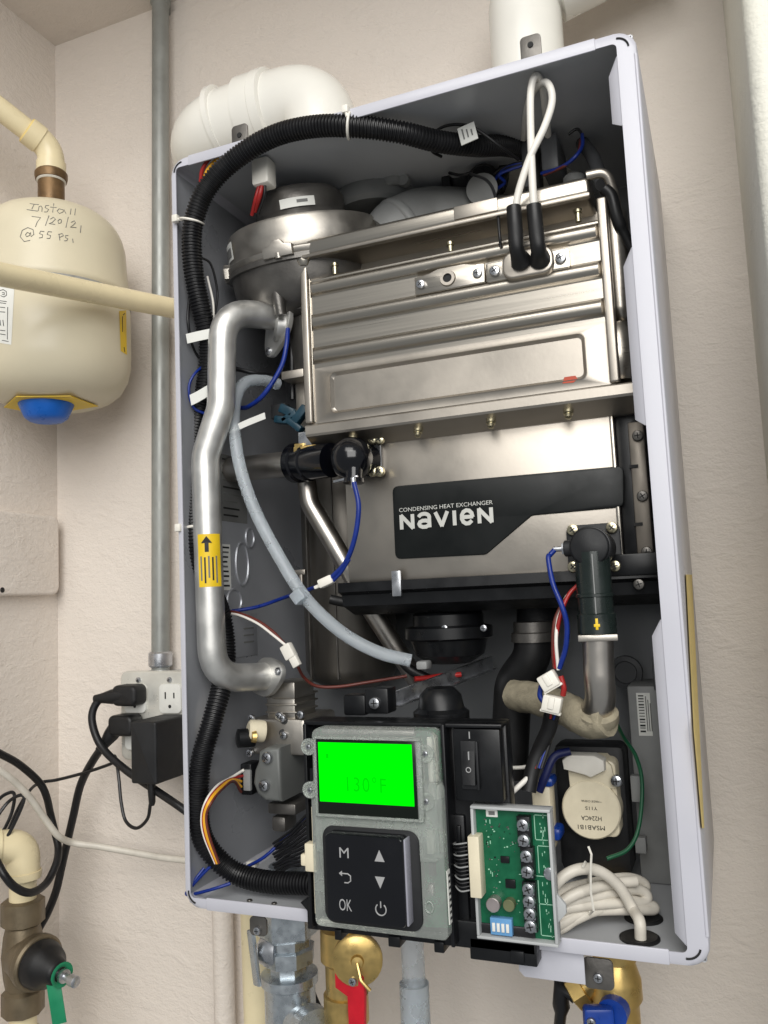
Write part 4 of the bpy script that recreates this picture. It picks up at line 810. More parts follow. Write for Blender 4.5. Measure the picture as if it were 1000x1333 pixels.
# dark teal sensor clip
q = MB()
for px, py, ang in ((375, 535, .5), (368, 547, .2), (384, 553, .7), (378, 543, -.4), (392, 540, -.8)):
    c = P(px, py, .06); u = V(math.cos(ang), 0, -math.sin(ang)); q.obox(c, u, (0, 1, 0), u.cross(V(0, -1, 0)), random.uniform(.014, .022), .01, random.uniform(.006, .009), .0015)
q.build('thermal_switch', m_teal2, HT)
q = MB(); q.fbox(352, 527, 372, 543, .07, .08, .001); q.build('switch_bracket', m_blackm, HT)
q = MB(); q.tube([P(380, 440, .085), P(381, 520, .085)], .0025, 8); q.tube([P(386, 430, .088), P(389, 510, .088)], .003, 8); q.build('sensor_tube', m_wblk, HT)
q = MB(); q.fbox(366, 484, 395, 490, .06, .09, .0008); q.build('switch_bracket', m_ss2, HT)
q = MB(); q.fbox(384, 492, 406, 560, .08, .2, .001); q.build('exchanger_side', m_ss2, HT)
q = MB(); q.fbox(376, 372, 398, 480, .085, .2, .002); q.build('burner_door', m_castdk, HT)

# ---------------------------------------------------------------- right coupling
fc = P(775, 712, SY - .004); q = MB()
q.fprism(rr(P(738, 700, SY - .003).x, P(808, 700, SY - .003).x, P(775, 745, SY - .003).z, P(775, 682, SY - .003).z, .006), SY - .0055, .0055, .001); RC = q.build('coupling', m_blackm, HT)
dn = (P(777, 826, .022) - P(769, 712, .022)).normalized(); ec = P(770, 712, .022)
q = MB(); q.cyl(ec + V(0, .044, 0), ec + V(0, -.012, 0), .0148, 32, .0015); q.build('elbow', m_blackm, RC, 50)
for yy in (.030, .026, .022):
    g = MB(); g.lathe([(.0149, 0), (.0158, .0006), (.0158, .0018), (.0149, .0024)], ec + V(0, yy - .022 - .008, 0), (0, 1, 0), 32); g.build('elbow_ring', m_black, RC)
q = MB(); q.lathe([(.0135, .004), (.0135, .036), (.0145, .0365), (.0145, .0385), (.0135, .039), (.0137, .051), (.0148, .052), (.0148, .0665), (.0135, .067)], ec, dn, 28); q.build('socket', m_dkgreen, RC, 40)
q = MB(); u_ = frame(dn)[0]
tvv = (CAM - ec); tvv -= dn * tvv.dot(dn); tvv.normalize()
q.obox(ec + dn * .03 + tvv * .0138, tvv.cross(dn), tvv, dn, .0007, .0006, .048); q.build('mould_line', m_greyp, RC)
q = MB(); mk = ec + dn * .059 + tvv * .0149; q.obox(mk, tvv.cross(dn), tvv, dn, .002, .0006, .0085, .0002); q.obox(mk + dn * .001, tvv.cross(dn), tvv, dn, .0045, .0007, .0022, .0002); q.build('paint_mark', m_yel, RC)
q = MB(); hx = ec + dn * .0695; q.obox(hx, tvv.cross(dn), tvv, dn, .0295, .026, .005, .0008); q.build('retainer_plate', m_cast, RC)
for px, py in ((746, 690), (797, 687), (801, 737), (747, 738)): inst(ME_Y, 'screw', RC, P(px, py, SY - .006), spin=random.random(), scale=.92)
q = MB(); q.cyl(ec + V(-.012, 0, 0), ec + V(-.021, 0, 0), .0065, 18, .001); q.build('sensor_body', m_blackm, RC); q = MB(); q.cyl(ec + V(-.020, 0, 0), ec + V(-.0225, 0, 0), .0048, 6); q.cyl(ec + V(-.022, 0, 0), ec + V(-.029, 0, .0002), .0022, 12); q.build('sensor_nut', m_zinc, RC)
so = ec + V(-.028, 0, 0); sop = [so, so + V(-.004, -.001, -.004)]
def wpts(start, pts, r, m): g = MB(); g.tube(spline(list(start) + [P(*p) for p in pts], 8), r, 8); return g.build('wire', m, HT, 60)
wpts(sop, [(714, 728, .018), (720, 760, .014), (732, 790, .012), (738, 815, .014), (736, 845, .016), (728, 870, .02)], .0021, m_wblue)
wire([(752, 762, .03), (740, 775, .026), (730, 800, .02), (724, 830, .02), (723, 850, .02), (724, 870, .022)], .0017, m_wred); wire([(750, 764, .032), (736, 780, .028), (727, 805, .022), (724, 835, .018), (727, 872, .02)], .0015, m_wwhite); wire([(745, 770, .03), (733, 785, .026), (722, 810, .022), (720, 845, .022), (722, 870, .022)], .0015, m_wbrn)
wire([(730, 880, .02), (734, 895, .02), (733, 905, .022)], .0022, m_wred); wire([(705, 892, .022), (703, 905, .022), (708, 914, .022)], .0022, m_wblue)
for px, py, an_ in ((715, 886, .5), (719, 916, -.25)):
    c = P(px, py, .018); u = V(math.cos(an_), .1, math.sin(an_)); v = V(-math.sin(an_), 0, math.cos(an_)); g = MB()
    g.obox(c, u, V(0, 1, 0), v, .0145, .010, .0125, .0014)
    g.obox(c + V(0, -.0052, 0) + v * .001, u, V(0, 1, 0), v, .0045, .0022, .009, .0005)
    g.obox(c + v * -.0065, u, V(0, 1, 0), v, .016, .006, .002, .0005); g.build('wire_connector', m_wnylon, HT)
for k in range(6): wire([(712 + k * 3, 926, .024), (712 + k * 1.5, 945, .03), (706 + k * 2, 965, .035), (690 + k * 3, 1000, .03)], .0017, [m_wblk, m_wblk, m_wred, m_wblk, m_wblue, m_wblk][k])
q = MB(); q.tube(spline([P(*p) for p in ((718, 932, .03), (714, 950, .034), (703, 975, .036), (694, 1000, .034), (688, 1030, .03))]), .0062, 12); q.build('wire_sleeve', m_rubber, HT)
# outlet pipe
q = MB(); q.tube(rounded([hx + dn * .001, P(780, 880, .024), P(783, 915, .03), P(762, 945, .05)], .03, 8), .0117, 28); q.build('outlet_pipe', m_sspipe, HT, 60)
q = MB(); q.tube(spline([P(792, 938, .03), P(766, 938, .04), P(735, 922, .055), P(700, 910, .075), P(670, 905, .095)], 6), [.0125, .0128, .013, .0132, .0135, .0135] + [.0135] * 30, 20); q.v = [v_ + V(random.uniform(-1, 1), random.uniform(-1, 1), random.uniform(-1, 1)) * .0007 for v_ in q.v]; q.build('pipe_wrap', m_insul, HT, 60)
q = MB(); q.lathe([(.0125, -.004), (.0155, -.002), (.0158, .004), (.0132, .008)], P(779, 930, .036), (-.1, .5, -1), 20); q.build('pipe_wrap', m_insul, HT)

# ---------------------------------------------------------------- top of the cabinet
q = MB(); q.lathe([(.010, 0), (.0125, .002), (.0125, .022), (.0115, .024), (.0115, .03)], P(513, 246, .13), (0, 0, 1), 16); q.lathe([(.006, 0), (.006, .008)], P(528, 238, .13), (0, -1, 0), 12); q.build('pressure_port', m_greyp, HT)
q = MB(); q.tube(spline([P(500, 318, .12), P(525, 300, .13), P(560, 288, .15), P(620, 292, .17), P(660, 300, .19)], 6), [.03, .031, .032, .033] + [.034] * 40, 28); q.lathe([(.033, -.004), (.035, -.002), (.035, .004), (.033, .006)], P(520, 303, .125), P(545, 290, .14) - P(510, 308, .12), 28); q.build('air_duct', m_greyp, HT, 60)
q = MB(); q.lathe([(.034, 0), (.034, .012), (.026, .013), (.024, .006), (.022, .005)], P(620, 232, .16), (.1, -1, -.1), 32); q.lathe([(.014, 0), (.0165, .004), (.0165, .018), (.013, .021), (0, .021)], P(632, 243, .15), (.1, -1, -.1), 24); q.build('air_damper', m_black, HT)
q = MB(); q.lathe([(.0155, .0), (.0155, .003), (0, .003)], P(628, 247, .13), (.1, -1, -.1), 24); q.build('damper_face', m_greyp, HT)
q = MB(); c = V(.150, .16, .676); q.lathe([(.046, .018), (.05, .012), (.05, .0), (.046, -.004), (.04, -.004)], c, (0, 0, 1), 36); q.build('exhaust_collar', m_greyp, HT)
q = MB(); c = P(748, 245, .12); q.lathe([(.008, .012), (.010, .01), (.010, .004), (.007, .002), (.0075, -.03)], c, (0, 0, 1), 16); q.build('vent_nipple', m_greyp, HT)
q = MB(); q.tube(spline([P(758, 186, .14), P(772, 205, .11), (P(784, 240, .08))], 6), .0062, 12); q.build('rubber_hose', m_greyd, HT)
wire([(758, 175, .1), (758, 190, .09), (748, 205, .085), (730, 218, .09), (705, 226, .1)], .0017, m_wblue); wire([(756, 182, .1), (752, 200, .09), (735, 216, .088), (708, 228, .1)], .0014, m_wbrn); wire([(740, 175, .1), (752, 168, .1), (760, 180, .1)], .0013, m_wblk)
wire([(675, 208, .08), (650, 190, .06), (620, 168, .05), (598, 162, .05), (575, 166, .05), (560, 180, .05), (562, 196, .05), (575, 204, .06)], .0014, m_wblk); 
q = MB(); c = P(609, 174, .048); q.obox(c, (.98, 0, .18), (0, 1, 0), (-.18, 0, .98), .016, .0012, .017, .0003); q.build('wire_marker', m_label, HT); 
for k in range(3): g = MB(); g.obox(c + V(-.004 + .004 * k, -.0009, 0), (.98, 0, .18), (0, 1, 0), (-.18, 0, .98), .0012, .0004, .010 - .002 * k); g.build('print_line', m_inkg, HT)
wire([(612, 226, .1), (635, 236, .06), (646, 260, .04), (650, 300, .03), (652, 322, .032)], .0014, m_wblk)
wire([(585, 225, .13), (600, 228, .12), (615, 224, .12)], .0016, m_wblk); 
for k in range(5): wire([(690 + k * 2, 210, .12), (668 - k * 4, 214 + k * 3, .12), (645 + k * 3, 226 + k * 3, .13), (640, 250, .14)], .0016, [m_wblk, m_wblue, m_wblk, m_wblk, m_wblue][k])

# ---------------------------------------------------------------- gas valve group, lower left
gv = MB(); gv.fbox(346, 905, 385, 945, .085, .13, .003); gv.fbox(325, 935, 398, 985, .08, .15, .004); gv.fbox(352, 888, 384, 910, .08, .12, .002)
for k in range(3): gv.fbox(345, 906 + 10 * k, 386, 909 + 10 * k, .083, .13, .001)
GV = gv.build('gas_valve', m_cast, HT, label='cast metal gas valve with grey actuator cover')
q = MB(); q.lathe([(.010, 0), (.0105, .002), (.0105, .014), (.008, .016), (0, .016)], P(344, 952, .076), (-.7, -.7, .15), 20); q.build('adjuster_cap', m_cream, GV)
q = MB(); q.lathe([(.0088, 0), (.0088, .016), (.006, .017), (0, .017)], P(331, 960, .07), (-.7, -.7, .05), 18); q.build('adjuster_knob', m_black, GV)
q = MB(); c = P(333, 959, .062); q.lathe([(.006, 0), (.005, .004), (0, .004)], c, (-.7, -.7, .05), 14); q.build('adjuster_cap', m_brass, GV)
for px, py in ((328, 935), (364, 932), (370, 957), (368, 935), (392, 930), (326, 980)): inst(ME_S, 'screw', GV, P(px, py, .0795), spin=random.random(), scale=1.1)
for px, py in ((370, 938), (368, 954)): g = MB(); g.cyl(P(px, py, .081), P(px, py, .079) , .0036, 14); g.build('port', m_dark, GV)
a, c = P(334, 972, .062), P(366, 1043, .062); pr2 = [(a.x + .004, a.z - .004), (a.x + .012, a.z), (c.x + .002, a.z), (c.x + .002, c.z), (a.x + .010, c.z), (a.x + .001, c.z + .006), (a.x - .003, c.z + .016), (a.x - .001, c.z + .028), (a.x + .003, c.z + .036)]
q = MB(); q.fprism(pr2, .058, .06, .004, 3); q.build('actuator_cover', M('grey_actuator_paint', L(104, 106, 104), .45, .1, vary=.08), GV)
for px, py in ((349, 986), (345, 1022)): inst(ME_S, 'screw', GV, P(px, py, .0575), spin=random.random(), scale=1.5)
q = MB(); q.fbox(312, 994, 328, 1036, .07, .09, .002); EC = q.build('edge_connector', m_black, GV); q = MB(); q.fbox(316, 1002, 326, 1030, .068, .075, .001); q.build('contact_block', m_greyp, EC)
q = MB(); q.fbox(348, 1045, 385, 1062, .075, .12, .002); q.fbox(352, 1062, 372, 1085, .085, .11, .004); q.build('valve_outlet', m_castdk, GV)
wire([(318, 1002, .068), (306, 1010, .064), (298, 1014, .06)], .0015, m_wwhite); 
for k, (mw, off) in enumerate(((m_wwhite, 0), (m_wred, 1), (m_wyel, 2), (m_wyel, 3), (m_wbrn, 4))):
    wire([(316 - 2 * (k > 1), 1003 + 7 * k, .068), (300 + k, 1013 + k, .05), (284 + k, 1022 + k * 1.5, .02), (270 + k * 1.4, 1040 + k, .0), (263 + k * 1.4, 1062, -.002), (266 + k * 1.6, 1088, -.002), (281 + k * 1.0, 1124, .002)], .0014, mw)
wire([(282, 1120, .018), (262, 1140, .012), (248, 1156, .008), (243, 1164, .008), (256, 1163, .01), (282, 1156, .014), (300, 1150, .02)], .0015, m_wblue); wire([(266, 1130, .018), (252, 1148, .01), (246, 1160, .009)], .0015, m_wblue)
wire([(322, 1128, .06), (345, 1115, .06), (372, 1090, .07), (400, 1062, .08)], .0016, m_wblue)
for k in range(12):   # a bunch of thin dark leads behind the panel
    x0_, y0_ = random.uniform(360, 395), random.uniform(1085, 1140); wire([(402, 1058 + k * 6, .02), (388, 1072 + k * 5, .03), (376 + k % 3, 1084 + k * 4, .045), (356 + 2 * (k % 4), 1098 + k * 3.5, .06)], .0013, m_wblk)
q = MB(); q.fbox(320, 1122, 332, 1130, .06, .068, .001); q.build('wire_connector', m_wnylon, HT)
q = MB(); q.box(.155, .23, .06, .12, .0042, .05, .004); q.build('drain_block', m_blackm, HT)

# ---------------------------------------------------------------- dark plumbing in the lower middle
q = MB(); c = P(585, 835, .13); q.lathe([(.03, .03), (.034, .026), (.034, .016), (.042, .014), (.042, .004), (.037, .002), (.033, -.012), (.02, -.02), (0, -.021)], c, (0, 0, 1), 36); SUMP = q.build('condensate_sump', m_black, HT)
for px in (577, 628): g = P(px, 818, .09); inst(ME_S, 'screw', SUMP, V(g.x, c.y - .0345, g.z), scale=.9)
q = MB(); q.tube(rounded([P(693, 800, .12), P(693, 860, .12), P(668, 890, .13), P(664, 960, .13)], .03, 8), [.017] * 40, 24) if False else None
q = MB(); q.tube(rounded([P(694, 815, .13), P(694, 855, .13), P(668, 890, .135), P(662, 1010, .135)], .03, 8), .0175, 24); q.build('drain_elbow', m_rubber, HT, 60)
q = MB(); q.lathe([(.0205, .0), (.0205, .008), (.018, .009), (.018, .018)], P(695, 835, .13), (0, 0, 1), 24); q.build('hose_clamp', m_castdk, HT)
q = MB(); q.tube([P(700, 785, .16), P(700, 830, .16)], .02, 20); q.build('drain_neck', m_blackm, HT)
a, c = P(512, 910, .04), P(640, 862, .17)
d = (c - a).normalized(); u = d.cross(V(0, 0, 1)).normalized()
q = MB(); q.obox((a + c) / 2, d, u, d.cross(u), (c - a).length, .004, .012, .001); q.obox((a + c) / 2 + V(0, 0, -.006), d, u, d.cross(u), (c - a).length, .012, .002, .0005); q.build('support_arm', m_zinc, HT)
q = MB(); q.fbox(474, 896, 506, 930, .01, .03, .002); q.fbox(446, 905, 476, 932, .015, .03, .002); q.build('panel_hinge', m_black, HT); inst(ME_S, 'screw', HT, P(489, 915, .0098), scale=1.4)
q = MB(); c = P(575, 935, .05); q.lathe([(.024, -.01), (.024, .006), (.02, .009), (.018, .02), (.012, .026), (0, .027)], c, (0, 0, 1), 28); q.build('trap_cap', m_black, HT)
q = MB(); q.fbox(602, 1010, 655, 1080, .06, .1, .004); q.cyl(P(625, 995, .06), P(625, 960, .06), .014, 20); q.build('trap_body', m_blackm, HT)
q = MB(); q.tube(spline([P(*p) for p in ((430, 780, .11), (470, 792, .12), (500, 830, .13), (530, 868, .14), (560, 885, .14))], 6), .005, 10); q.build('rubber_hose', m_rubber, HT)
wire([(540, 884, .09), (560, 882, .1), (575, 880, .11), (600, 878, .12)], .0025, m_wred)
q = MB(); q.fbox(541, 861, 556, 872, .075, .09, .002); q.build('tube_fitting', m_greyp, HT)

# ---------------------------------------------------------------- three-way valve actuator, lower right
ay = .10; ac = P(769, 1048, ay); r_ = (P(806, 1048, ay) - P(733, 1048, ay)).length / 2 + .0012
q = MB(); q.lathe([(r_, 0), (r_, .016), (r_ - .0012, .0175), (0, .0175)], ac + V(0, .0175, -.004), (0, -1, 0), 40)
a, c = P(734, 986, ay), P(798, 1028, ay); q.fprism([(a.x + .003, c.z), (a.x + .002, a.z - .006), (a.x + .006, a.z), (c.x - .006, a.z), (c.x, a.z - .006), (c.x + .003, c.z)], ay + .001, .03, .002)
AC = q.build('valve_actuator', m_cream, HT, label='cream plastic motor actuator with printed code')
q = MB(); a, c = P(731, 982, ay - .008), P(788, 1010, ay - .008); q.fprism([(a.x + .001, c.z + .004), (a.x, a.z - .005), (a.x + .006, a.z), (c.x - .008, a.z), (c.x, a.z - .004), (c.x, c.z + .004), (c.x - .012, c.z - .002), (a.x + .018, c.z)], ay - .009, .014, .002); q.build('plug_cover', m_wnylon, AC)
q = MB(); c = P(806, 1018, ay); q.fprism(rr(P(775, 1015, ay + .004).x, P(802, 1018, ay).x, P(790, 1090, ay + .004).z, P(790, 990, ay + .004).z, .006), ay + .004, .03, .002); q.build('gear_case', m_cream, AC)
inst(ME_S, 'screw', AC, P(803, 1016, ay - .002), scale=1.4)
for k, (tx_, wd, hh) in enumerate((('MSAB1B1', .0225, .0036), ('H224CA', .017, .0036), ('Y11S', .010, .0028), ('* MADE CHINA', .017, .0018))):
    py_ = (1077, 1065, 1052, 1043)[k]; c = P(770, py_, ay); fit_text('printed_code', tx_, m_ink, AC, V(c.x + wd / 2, ay - .0004, c.z + hh / 2), wd, hh, (-1, 0, 0), (0, 0, -1))
q = MB(); a, c = P(720, 975, .125), P(822, 1110, .125); q.box(a.x, c.x, .125, .16, c.z - .02, a.z + .004, .006); q.build('valve_block', m_blackm, HT)
q = MB(); q.fbox(820, 1010, 838, 1045, .12, .13, .001); q.build('valve_tab', m_greyp, HT)
q = MB(); q.fbox(826, 1090, 842, 1112, .12, .13, .001); q.build('valve_tab', m_greyp, HT)
q = MB(); q.fbox(690, 1020, 722, 1110, .09, .11, .004); q.build('flow_sensor', m_cream, HT)
q = MB(); q.fbox(700, 1012, 720, 1026, .088, .11, .003); q.fbox(708, 1078, 730, 1096, .088, .11, .003); q.build('flow_clip', m_blueh, HT)
wire([(742, 978, .09), (722, 985, .085), (710, 1010, .08), (702, 1030, .08)], .0036, M('navy_sleeve', L(12, 22, 74), .5)); 
wire([(799, 935, .06), (812, 960, .09), (828, 985, .1), (836, 1020, .1), (832, 1075, .09), (818, 1105, .08), (790, 1118, .07)], .0017, m_wgrn)
wire([(666, 1032, .02), (690, 1010, .03), (706, 992, .04)], .0022, m_wwhite); wire([(706, 990, .035), (706, 982, .035)], .0022, m_wwhite)
q = MB(); q.tube(spline([P(*p) for p in ((640, 998, .05), (680, 999, .05), (705, 990, .05))], 5), .0015, 8); q.build('wire', m_wwhite, HT)
# grey module down the right side with a barcode label
mx0, mx1, my = .3755, .4045, .15
q = MB(); q.box(mx0, mx1, my, .21, .0044, P(825, 893, my).z, .002); q.box(mx1, .4315, my + .012, .22, .0044, P(825, 860, my).z, .002); GM = q.build('transformer_housing', m_greyp, HT, label='tall grey plastic housing with a barcode label')
a, c = P(828, 902, my - .0004), P(850, 958, my - .0004); q = MB(); q.box(a.x, c.x, my - .0006, my + .0005, c.z, a.z); bl = q.build('barcode_label', m_label, GM, 0)
for k in range(13):
    zz = a.z - .002 - k * (a.z - c.z - .004) / 13; g = MB(); g.box(a.x + .0015, a.x + .0062, my - .0009, my, zz - random.uniform(.0006, .0016), zz); g.build('barcode_bar', m_ink, bl, 0)
for k in range(3): g = MB(); g.box(a.x + .0075 + k * .0018, a.x + .0083 + k * .0018, my - .0009, my, c.z + .004, a.z - .003 - .003 * k); g.build('barcode_bar', m_inkg, bl, 0)
q = MB(); c = P(815, 875, .2); q.lathe([(.016, 0), (.0155, .004), (.011, .005), (.010, .003), (0, .003)], c, (0, -1, 0), 28); q.build('knockout', m_greyd, BK)
q = MB(); q.fbox(848, 855, 862, 900, .1, .115, .002); q.build('relay_block', m_greyd, HT); inst(ME_S, 'screw', HT, P(857, 862, .0995)); inst(ME_S, 'screw', HT, P(858, 884, .0995))
q = MB(); q.box(.405, .431, .1, .15, .06, .14, .003); q.build('relay_block', m_blackm, HT)
# grommets in the floor
for px, py in ((838, 1196), (833, 1222)):
    c = PZ(px, py, .0042); g = MB(); g.lathe([(.0148, 0), (.0148, .0012), (.013, .0022), (.011, .0016), (0, .0016)], c, (0, 0, 1), 28); g.build('grommet', m_rubber, HT)
# cable coil
cab = thing('cable_coil', 'coil of white cable tied up inside the bottom of the heater', 'cable', PZ(760, 1190, .0045))
def loopc(pts, r=.0042): g = MB(); g.tube(spline([P(*p) for p in pts], 8), r, 12); return g.build('strand', m_wcable, cab, 60)
gz = PZ(834, 1222, .006)
g = MB(); g.tube(spline([P(706, 1175, .01), P(728, 1146, .012), P(752, 1132, .018), P(780, 1134, .03), (P(806, 1154, .04)), P(824, 1184, .044), gz + V(0, .001, .012), gz], 8), .0043, 12); g.build('strand', m_wcable, cab, 60)
loopc([(700, 1190, .012), (728, 1162, .025), (770, 1150, .05), (815, 1143, .075), (838, 1150, .085), (836, 1160, .08), (800, 1160, .055), (750, 1168, .03), (715, 1180, .02)])
loopc([(705, 1205, .014), (735, 1178, .025), (780, 1166, .04), (825, 1158, .065), (842, 1165, .07), (835, 1175, .065), (790, 1176, .042), (740, 1182, .026), (712, 1196, .018)])
loopc([(704, 1214, .016), (735, 1195, .026), (770, 1180, .04), (810, 1172, .055), (846, 1178, .07), (850, 1184, .07), (820, 1184, .055), (770, 1186, .038), (735, 1200, .024), (716, 1212, .018)])
loopc([(710, 1196, .012), (735, 1172, .02), (765, 1158, .03), (800, 1150, .05), (828, 1147, .06)])
loopc([(712, 1218, .018), (733, 1208, .024), (752, 1196, .03), (790, 1182, .045), (850, 1180, .075)], .0038)
g = MB(); c = P(768, 1163, .022); g.tube([P(766, 1102, .012), P(770, 1112, .01), P(769, 1130, .012), P(769, 1160, .016), P(773, 1185, .018), P(768, 1190, .03), P(764, 1160, .05), P(768, 1130, .03), P(762, 1122, .02), P(759, 1128, .014)], .0009, 6); g.build('twist_tie', m_wnylon, cab)

# ================================================================== CONTROL PANEL
PYF = -.022
def X_(px, py, y=PYF): return P(px, py, y).x
def Z_(px, py, y=PYF): return P(px, py, y).z
fx0, fx1, fz1 = X_(392, 940), X_(654, 1000), Z_(395, 940); fz0 = Z_(395, 1216)
q = MB(); q.box(fx0, fx1, -.004, .012, fz0 + .012, fz1, .002); q.box(fx0 + .001, X_(700, 1250, -.01), -.012, .012, fz0, fz0 + .02, .0015)
q.box(fx0, fx0 + .003, PYF + .002, .0, fz0 + .004, fz1 - .002, .0008); q.box(X_(576, 1000), X_(576, 1000) + .003, PYF - .001, 0, fz0 + .004, fz1, .0008); q.box(fx0, fx1, PYF + .004, 0, fz1 - .003, fz1, .0008)
CP = q.build('panel_frame', m_black, HT, label='black plastic frame carrying display, switch and circuit board')
# feet of the frame
q = MB()
for px, w_ in ((430, .006), (500, .010), (560, .008), (660, .010)): xx = X_(px, 1230); g = MB(); g.box(xx, xx + w_, -.014, .004, fz0 - .005, fz0 + .003, .0008); g.build('frame_foot', m_black, CP)
q.fprism([(fx0 - .012, fz0 + .020), (fx0 - .008, fz0 + .022), (fx0 + .004, fz0 + .03), (fx0 + .004, fz0), (fx0 - .006, fz0), (fx0 - .006, fz0 + .014)], -.012, .012, .001); q.build('frame_clip', m_black, CP)
# frosted display unit
DY = -.033
dx0, dx1 = X_(401, 960, DY), X_(573, 1050, DY); dz1, dz0 = Z_(410, 948, DY), Z_(410, 1206, DY)
q = MB(); q.fprism(rr(dx0 + .003, dx1 - .002, dz0 + .055, dz1, .006), DY, .02, .0015); q.fprism(rr(dx0, dx1 + .001, dz0, dz0 + .112, .005), DY + .001, .02, .0015); DU = q.build('display_unit', m_clearp, CP, label='frosted clear display housing with green lit screen')
for px, py in ((402, 972), (404, 1028), (554, 981), (555, 1043)):
    c = P(px, py, DY); g = MB(); g.lathe([(.0065, 0), (.0065, .002), (.0045, .002), (.004, .0005), (0, .0005)], c + V(0, .001, 0), (0, -1, 0), 20); o = g.build('screw_boss', m_clearp, DU); inst(ME_S, 'screw', DU, c + V(0, 0, 0), scale=.6)
q = MB(); q.box(dx0 + .004, dx1 - .003, DY + .018, DY + .0195, dz0 + .004, dz1 - .004); q.build('back_board', m_pcb, DU)
for (ax_, ay_, bx_, by_, mm) in ((405, 1050, 416, 1190, m_cream), (556, 1080, 566, 1110, m_wnylon), (557, 1150, 565, 1165, m_capa), (556, 960, 566, 1040, m_wnylon), (415, 1198, 540, 1208, m_wnylon), (420, 950, 540, 958, m_capa), (403, 1000, 409, 1020, m_black), (558, 1118, 566, 1140, m_dark)):
    q = MB(); q.fbox(ax_, ay_, bx_, by_, DY + .012, DY + .0185, .0005); q.build('board_component', mm, DU)
# screen
sa, sb = P(411, 962, DY - .003), P(545, 1067, DY - .003)
q = MB(); q.box(sa.x, sb.x, DY - .0028, DY + .004, sb.z, sa.z, .0005); SC = q.build('screen_bezel', m_lcdk, DU)
q = MB(); t_ = .0022
for bx_ in ((sa.x - t_, sb.x + .004, sa.z, sa.z + t_), (sa.x - t_, sb.x + .004, sb.z - t_, sb.z), (sa.x - t_, sa.x, sb.z, sa.z), (sb.x, sb.x + .0045, sb.z, sa.z)): q.box(bx_[0], bx_[1], DY - .0036, DY + .003, bx_[2], bx_[3], .0007)
q.build('screen_frame', m_clearp, DU)
ga, gb = P(414, 966, DY - .0031), P(539.5, 1050, DY - .0031)
q = MB(); q.box(ga.x, gb.x, DY - .0032, DY - .0026, gb.z, ga.z); LCD = q.build('screen', m_lcd, SC, 0)
c = P(452, 1030, DY - .0034); fit_text('readout', '130°F', m_lcdt, SC, V(c.x, DY - .0033, c.z), .033, .0115, sx=1.15)
q = MB(); c = P(426, 984, DY - .0034); q.box(c.x - .001, c.x + .001, DY - .0034, DY - .0031, c.z - .0016, c.z + .0016); q.build('readout', m_lcdt, SC)
# keypad
ka, kb = P(419, 1074, DY - .001), P(551, 1215, DY - .001)
q = MB(); q.fprism(rr(ka.x, kb.x, kb.z, ka.z, .009), DY - .0012, .01, .001); KP = q.build('keypad_surround', m_greyd if False else m_blackm, DU)
k1, k2 = P(424, 1090, DY - .0125), P(524, 1207, DY - .0125)
q = MB(); q.prism(rr(k1.x - .001, k2.x + .003, k2.z - .001, k1.z + .003, .004), (0, DY, 0), (1, 0, 0), (0, 0, 1), (0, -1, 0), .0125, .0012, 2); KPP = q.build('keypad', m_gloss, DU)
q = MB(); q.box(k2.x + .003, k2.x + .0046, DY - .011, DY, k2.z, k1.z + .002, .0006); q.build('keypad_sheen', M('painted_sheen_grey', L(150, 150, 160), .3, vary=.05), DU)  # pale strip added as the reflection along the glossy keypad side
KY = DY - .0127
def ktext(s_, px, py, w_, h_): c = P(px, py, KY); fit_text('key_legend', s_, m_key, KPP, V(c.x - w_ / 2, KY, c.z - h_ / 2), w_, h_)
ktext('M', 448, 1110, .0078, .0075); ktext('OK', 450, 1178, .0105, .0085)
for px, py, s_ in ((494, 1114, 1), (495, 1149, -1)):
    c = P(px, py, KY); g = MB(); g.fprism([(c.x - .004, c.z - .0042 * s_), (c.x + .004, c.z - .0042 * s_), (c.x, c.z + .0042 * s_)], KY - .0002, .0003); g.build('key_legend', m_key, KPP)
c = P(450, 1143, KY); g = MB(); g.tube([c + V(x, 0, z) for x, z in ((-.004, .0032), (.002, .0032), (.0042, .0018), (.0042, -.0018), (.002, -.0034), (-.001, -.0034))], .0005, 6); g.fprism([(c.x - .0055, c.z + .0032), (c.x - .0028, c.z + .0052), (c.x - .0028, c.z + .0012)], KY - .0002, .0003); g.build('key_legend', m_key, KPP)
c = P(496, 1184, KY); g = MB(); g.tube([c + V(.0042 * math.sin(a), 0, .0042 * math.cos(a)) for a in [math.radians(38 + 284 * k / 20) for k in range(21)]], .0005, 6); g.tube([c + V(0, 0, .0012), c + V(0, 0, .0058)], .0005, 6); g.build('key_legend', m_key, KPP)
c = P(559, 1181, DY - .0004); g = MB(); g.tube([c + V(.003 * math.cos(k * math.pi / 8), 0, .004 * math.sin(k * math.pi / 8)) for k in range(16)], .0006, 6, closed=True); g.build('led_ring', m_clearp, DU)
a, c = PX(575, 1137, dx1 + .0012), PX(579, 1208, dx1 + .0012)
g = MB(); g.box(dx1 + .0008, dx1 + .0016, DY + .004, DY + .016, Z_(576, 1206, DY), Z_(574, 1136, DY)); g = g.build('side_label', m_label, DU)
for k in range(8): zz = Z_(576, 1143 + 8 * k, DY); q = MB(); q.box(dx1 + .0016, dx1 + .0018, DY + .006, DY + .006 + random.uniform(.003, .008), zz - .0012, zz + .0006); q.build('barcode_bar', m_ink, g, 0)
q = MB(); q.fbox(396, 1098, 412, 1136, DY + .003, DY + .012, .001); q.fbox(391, 1112, 400, 1128, DY + .004, DY + .010, .001); q.build('side_connector', m_cream, DU)
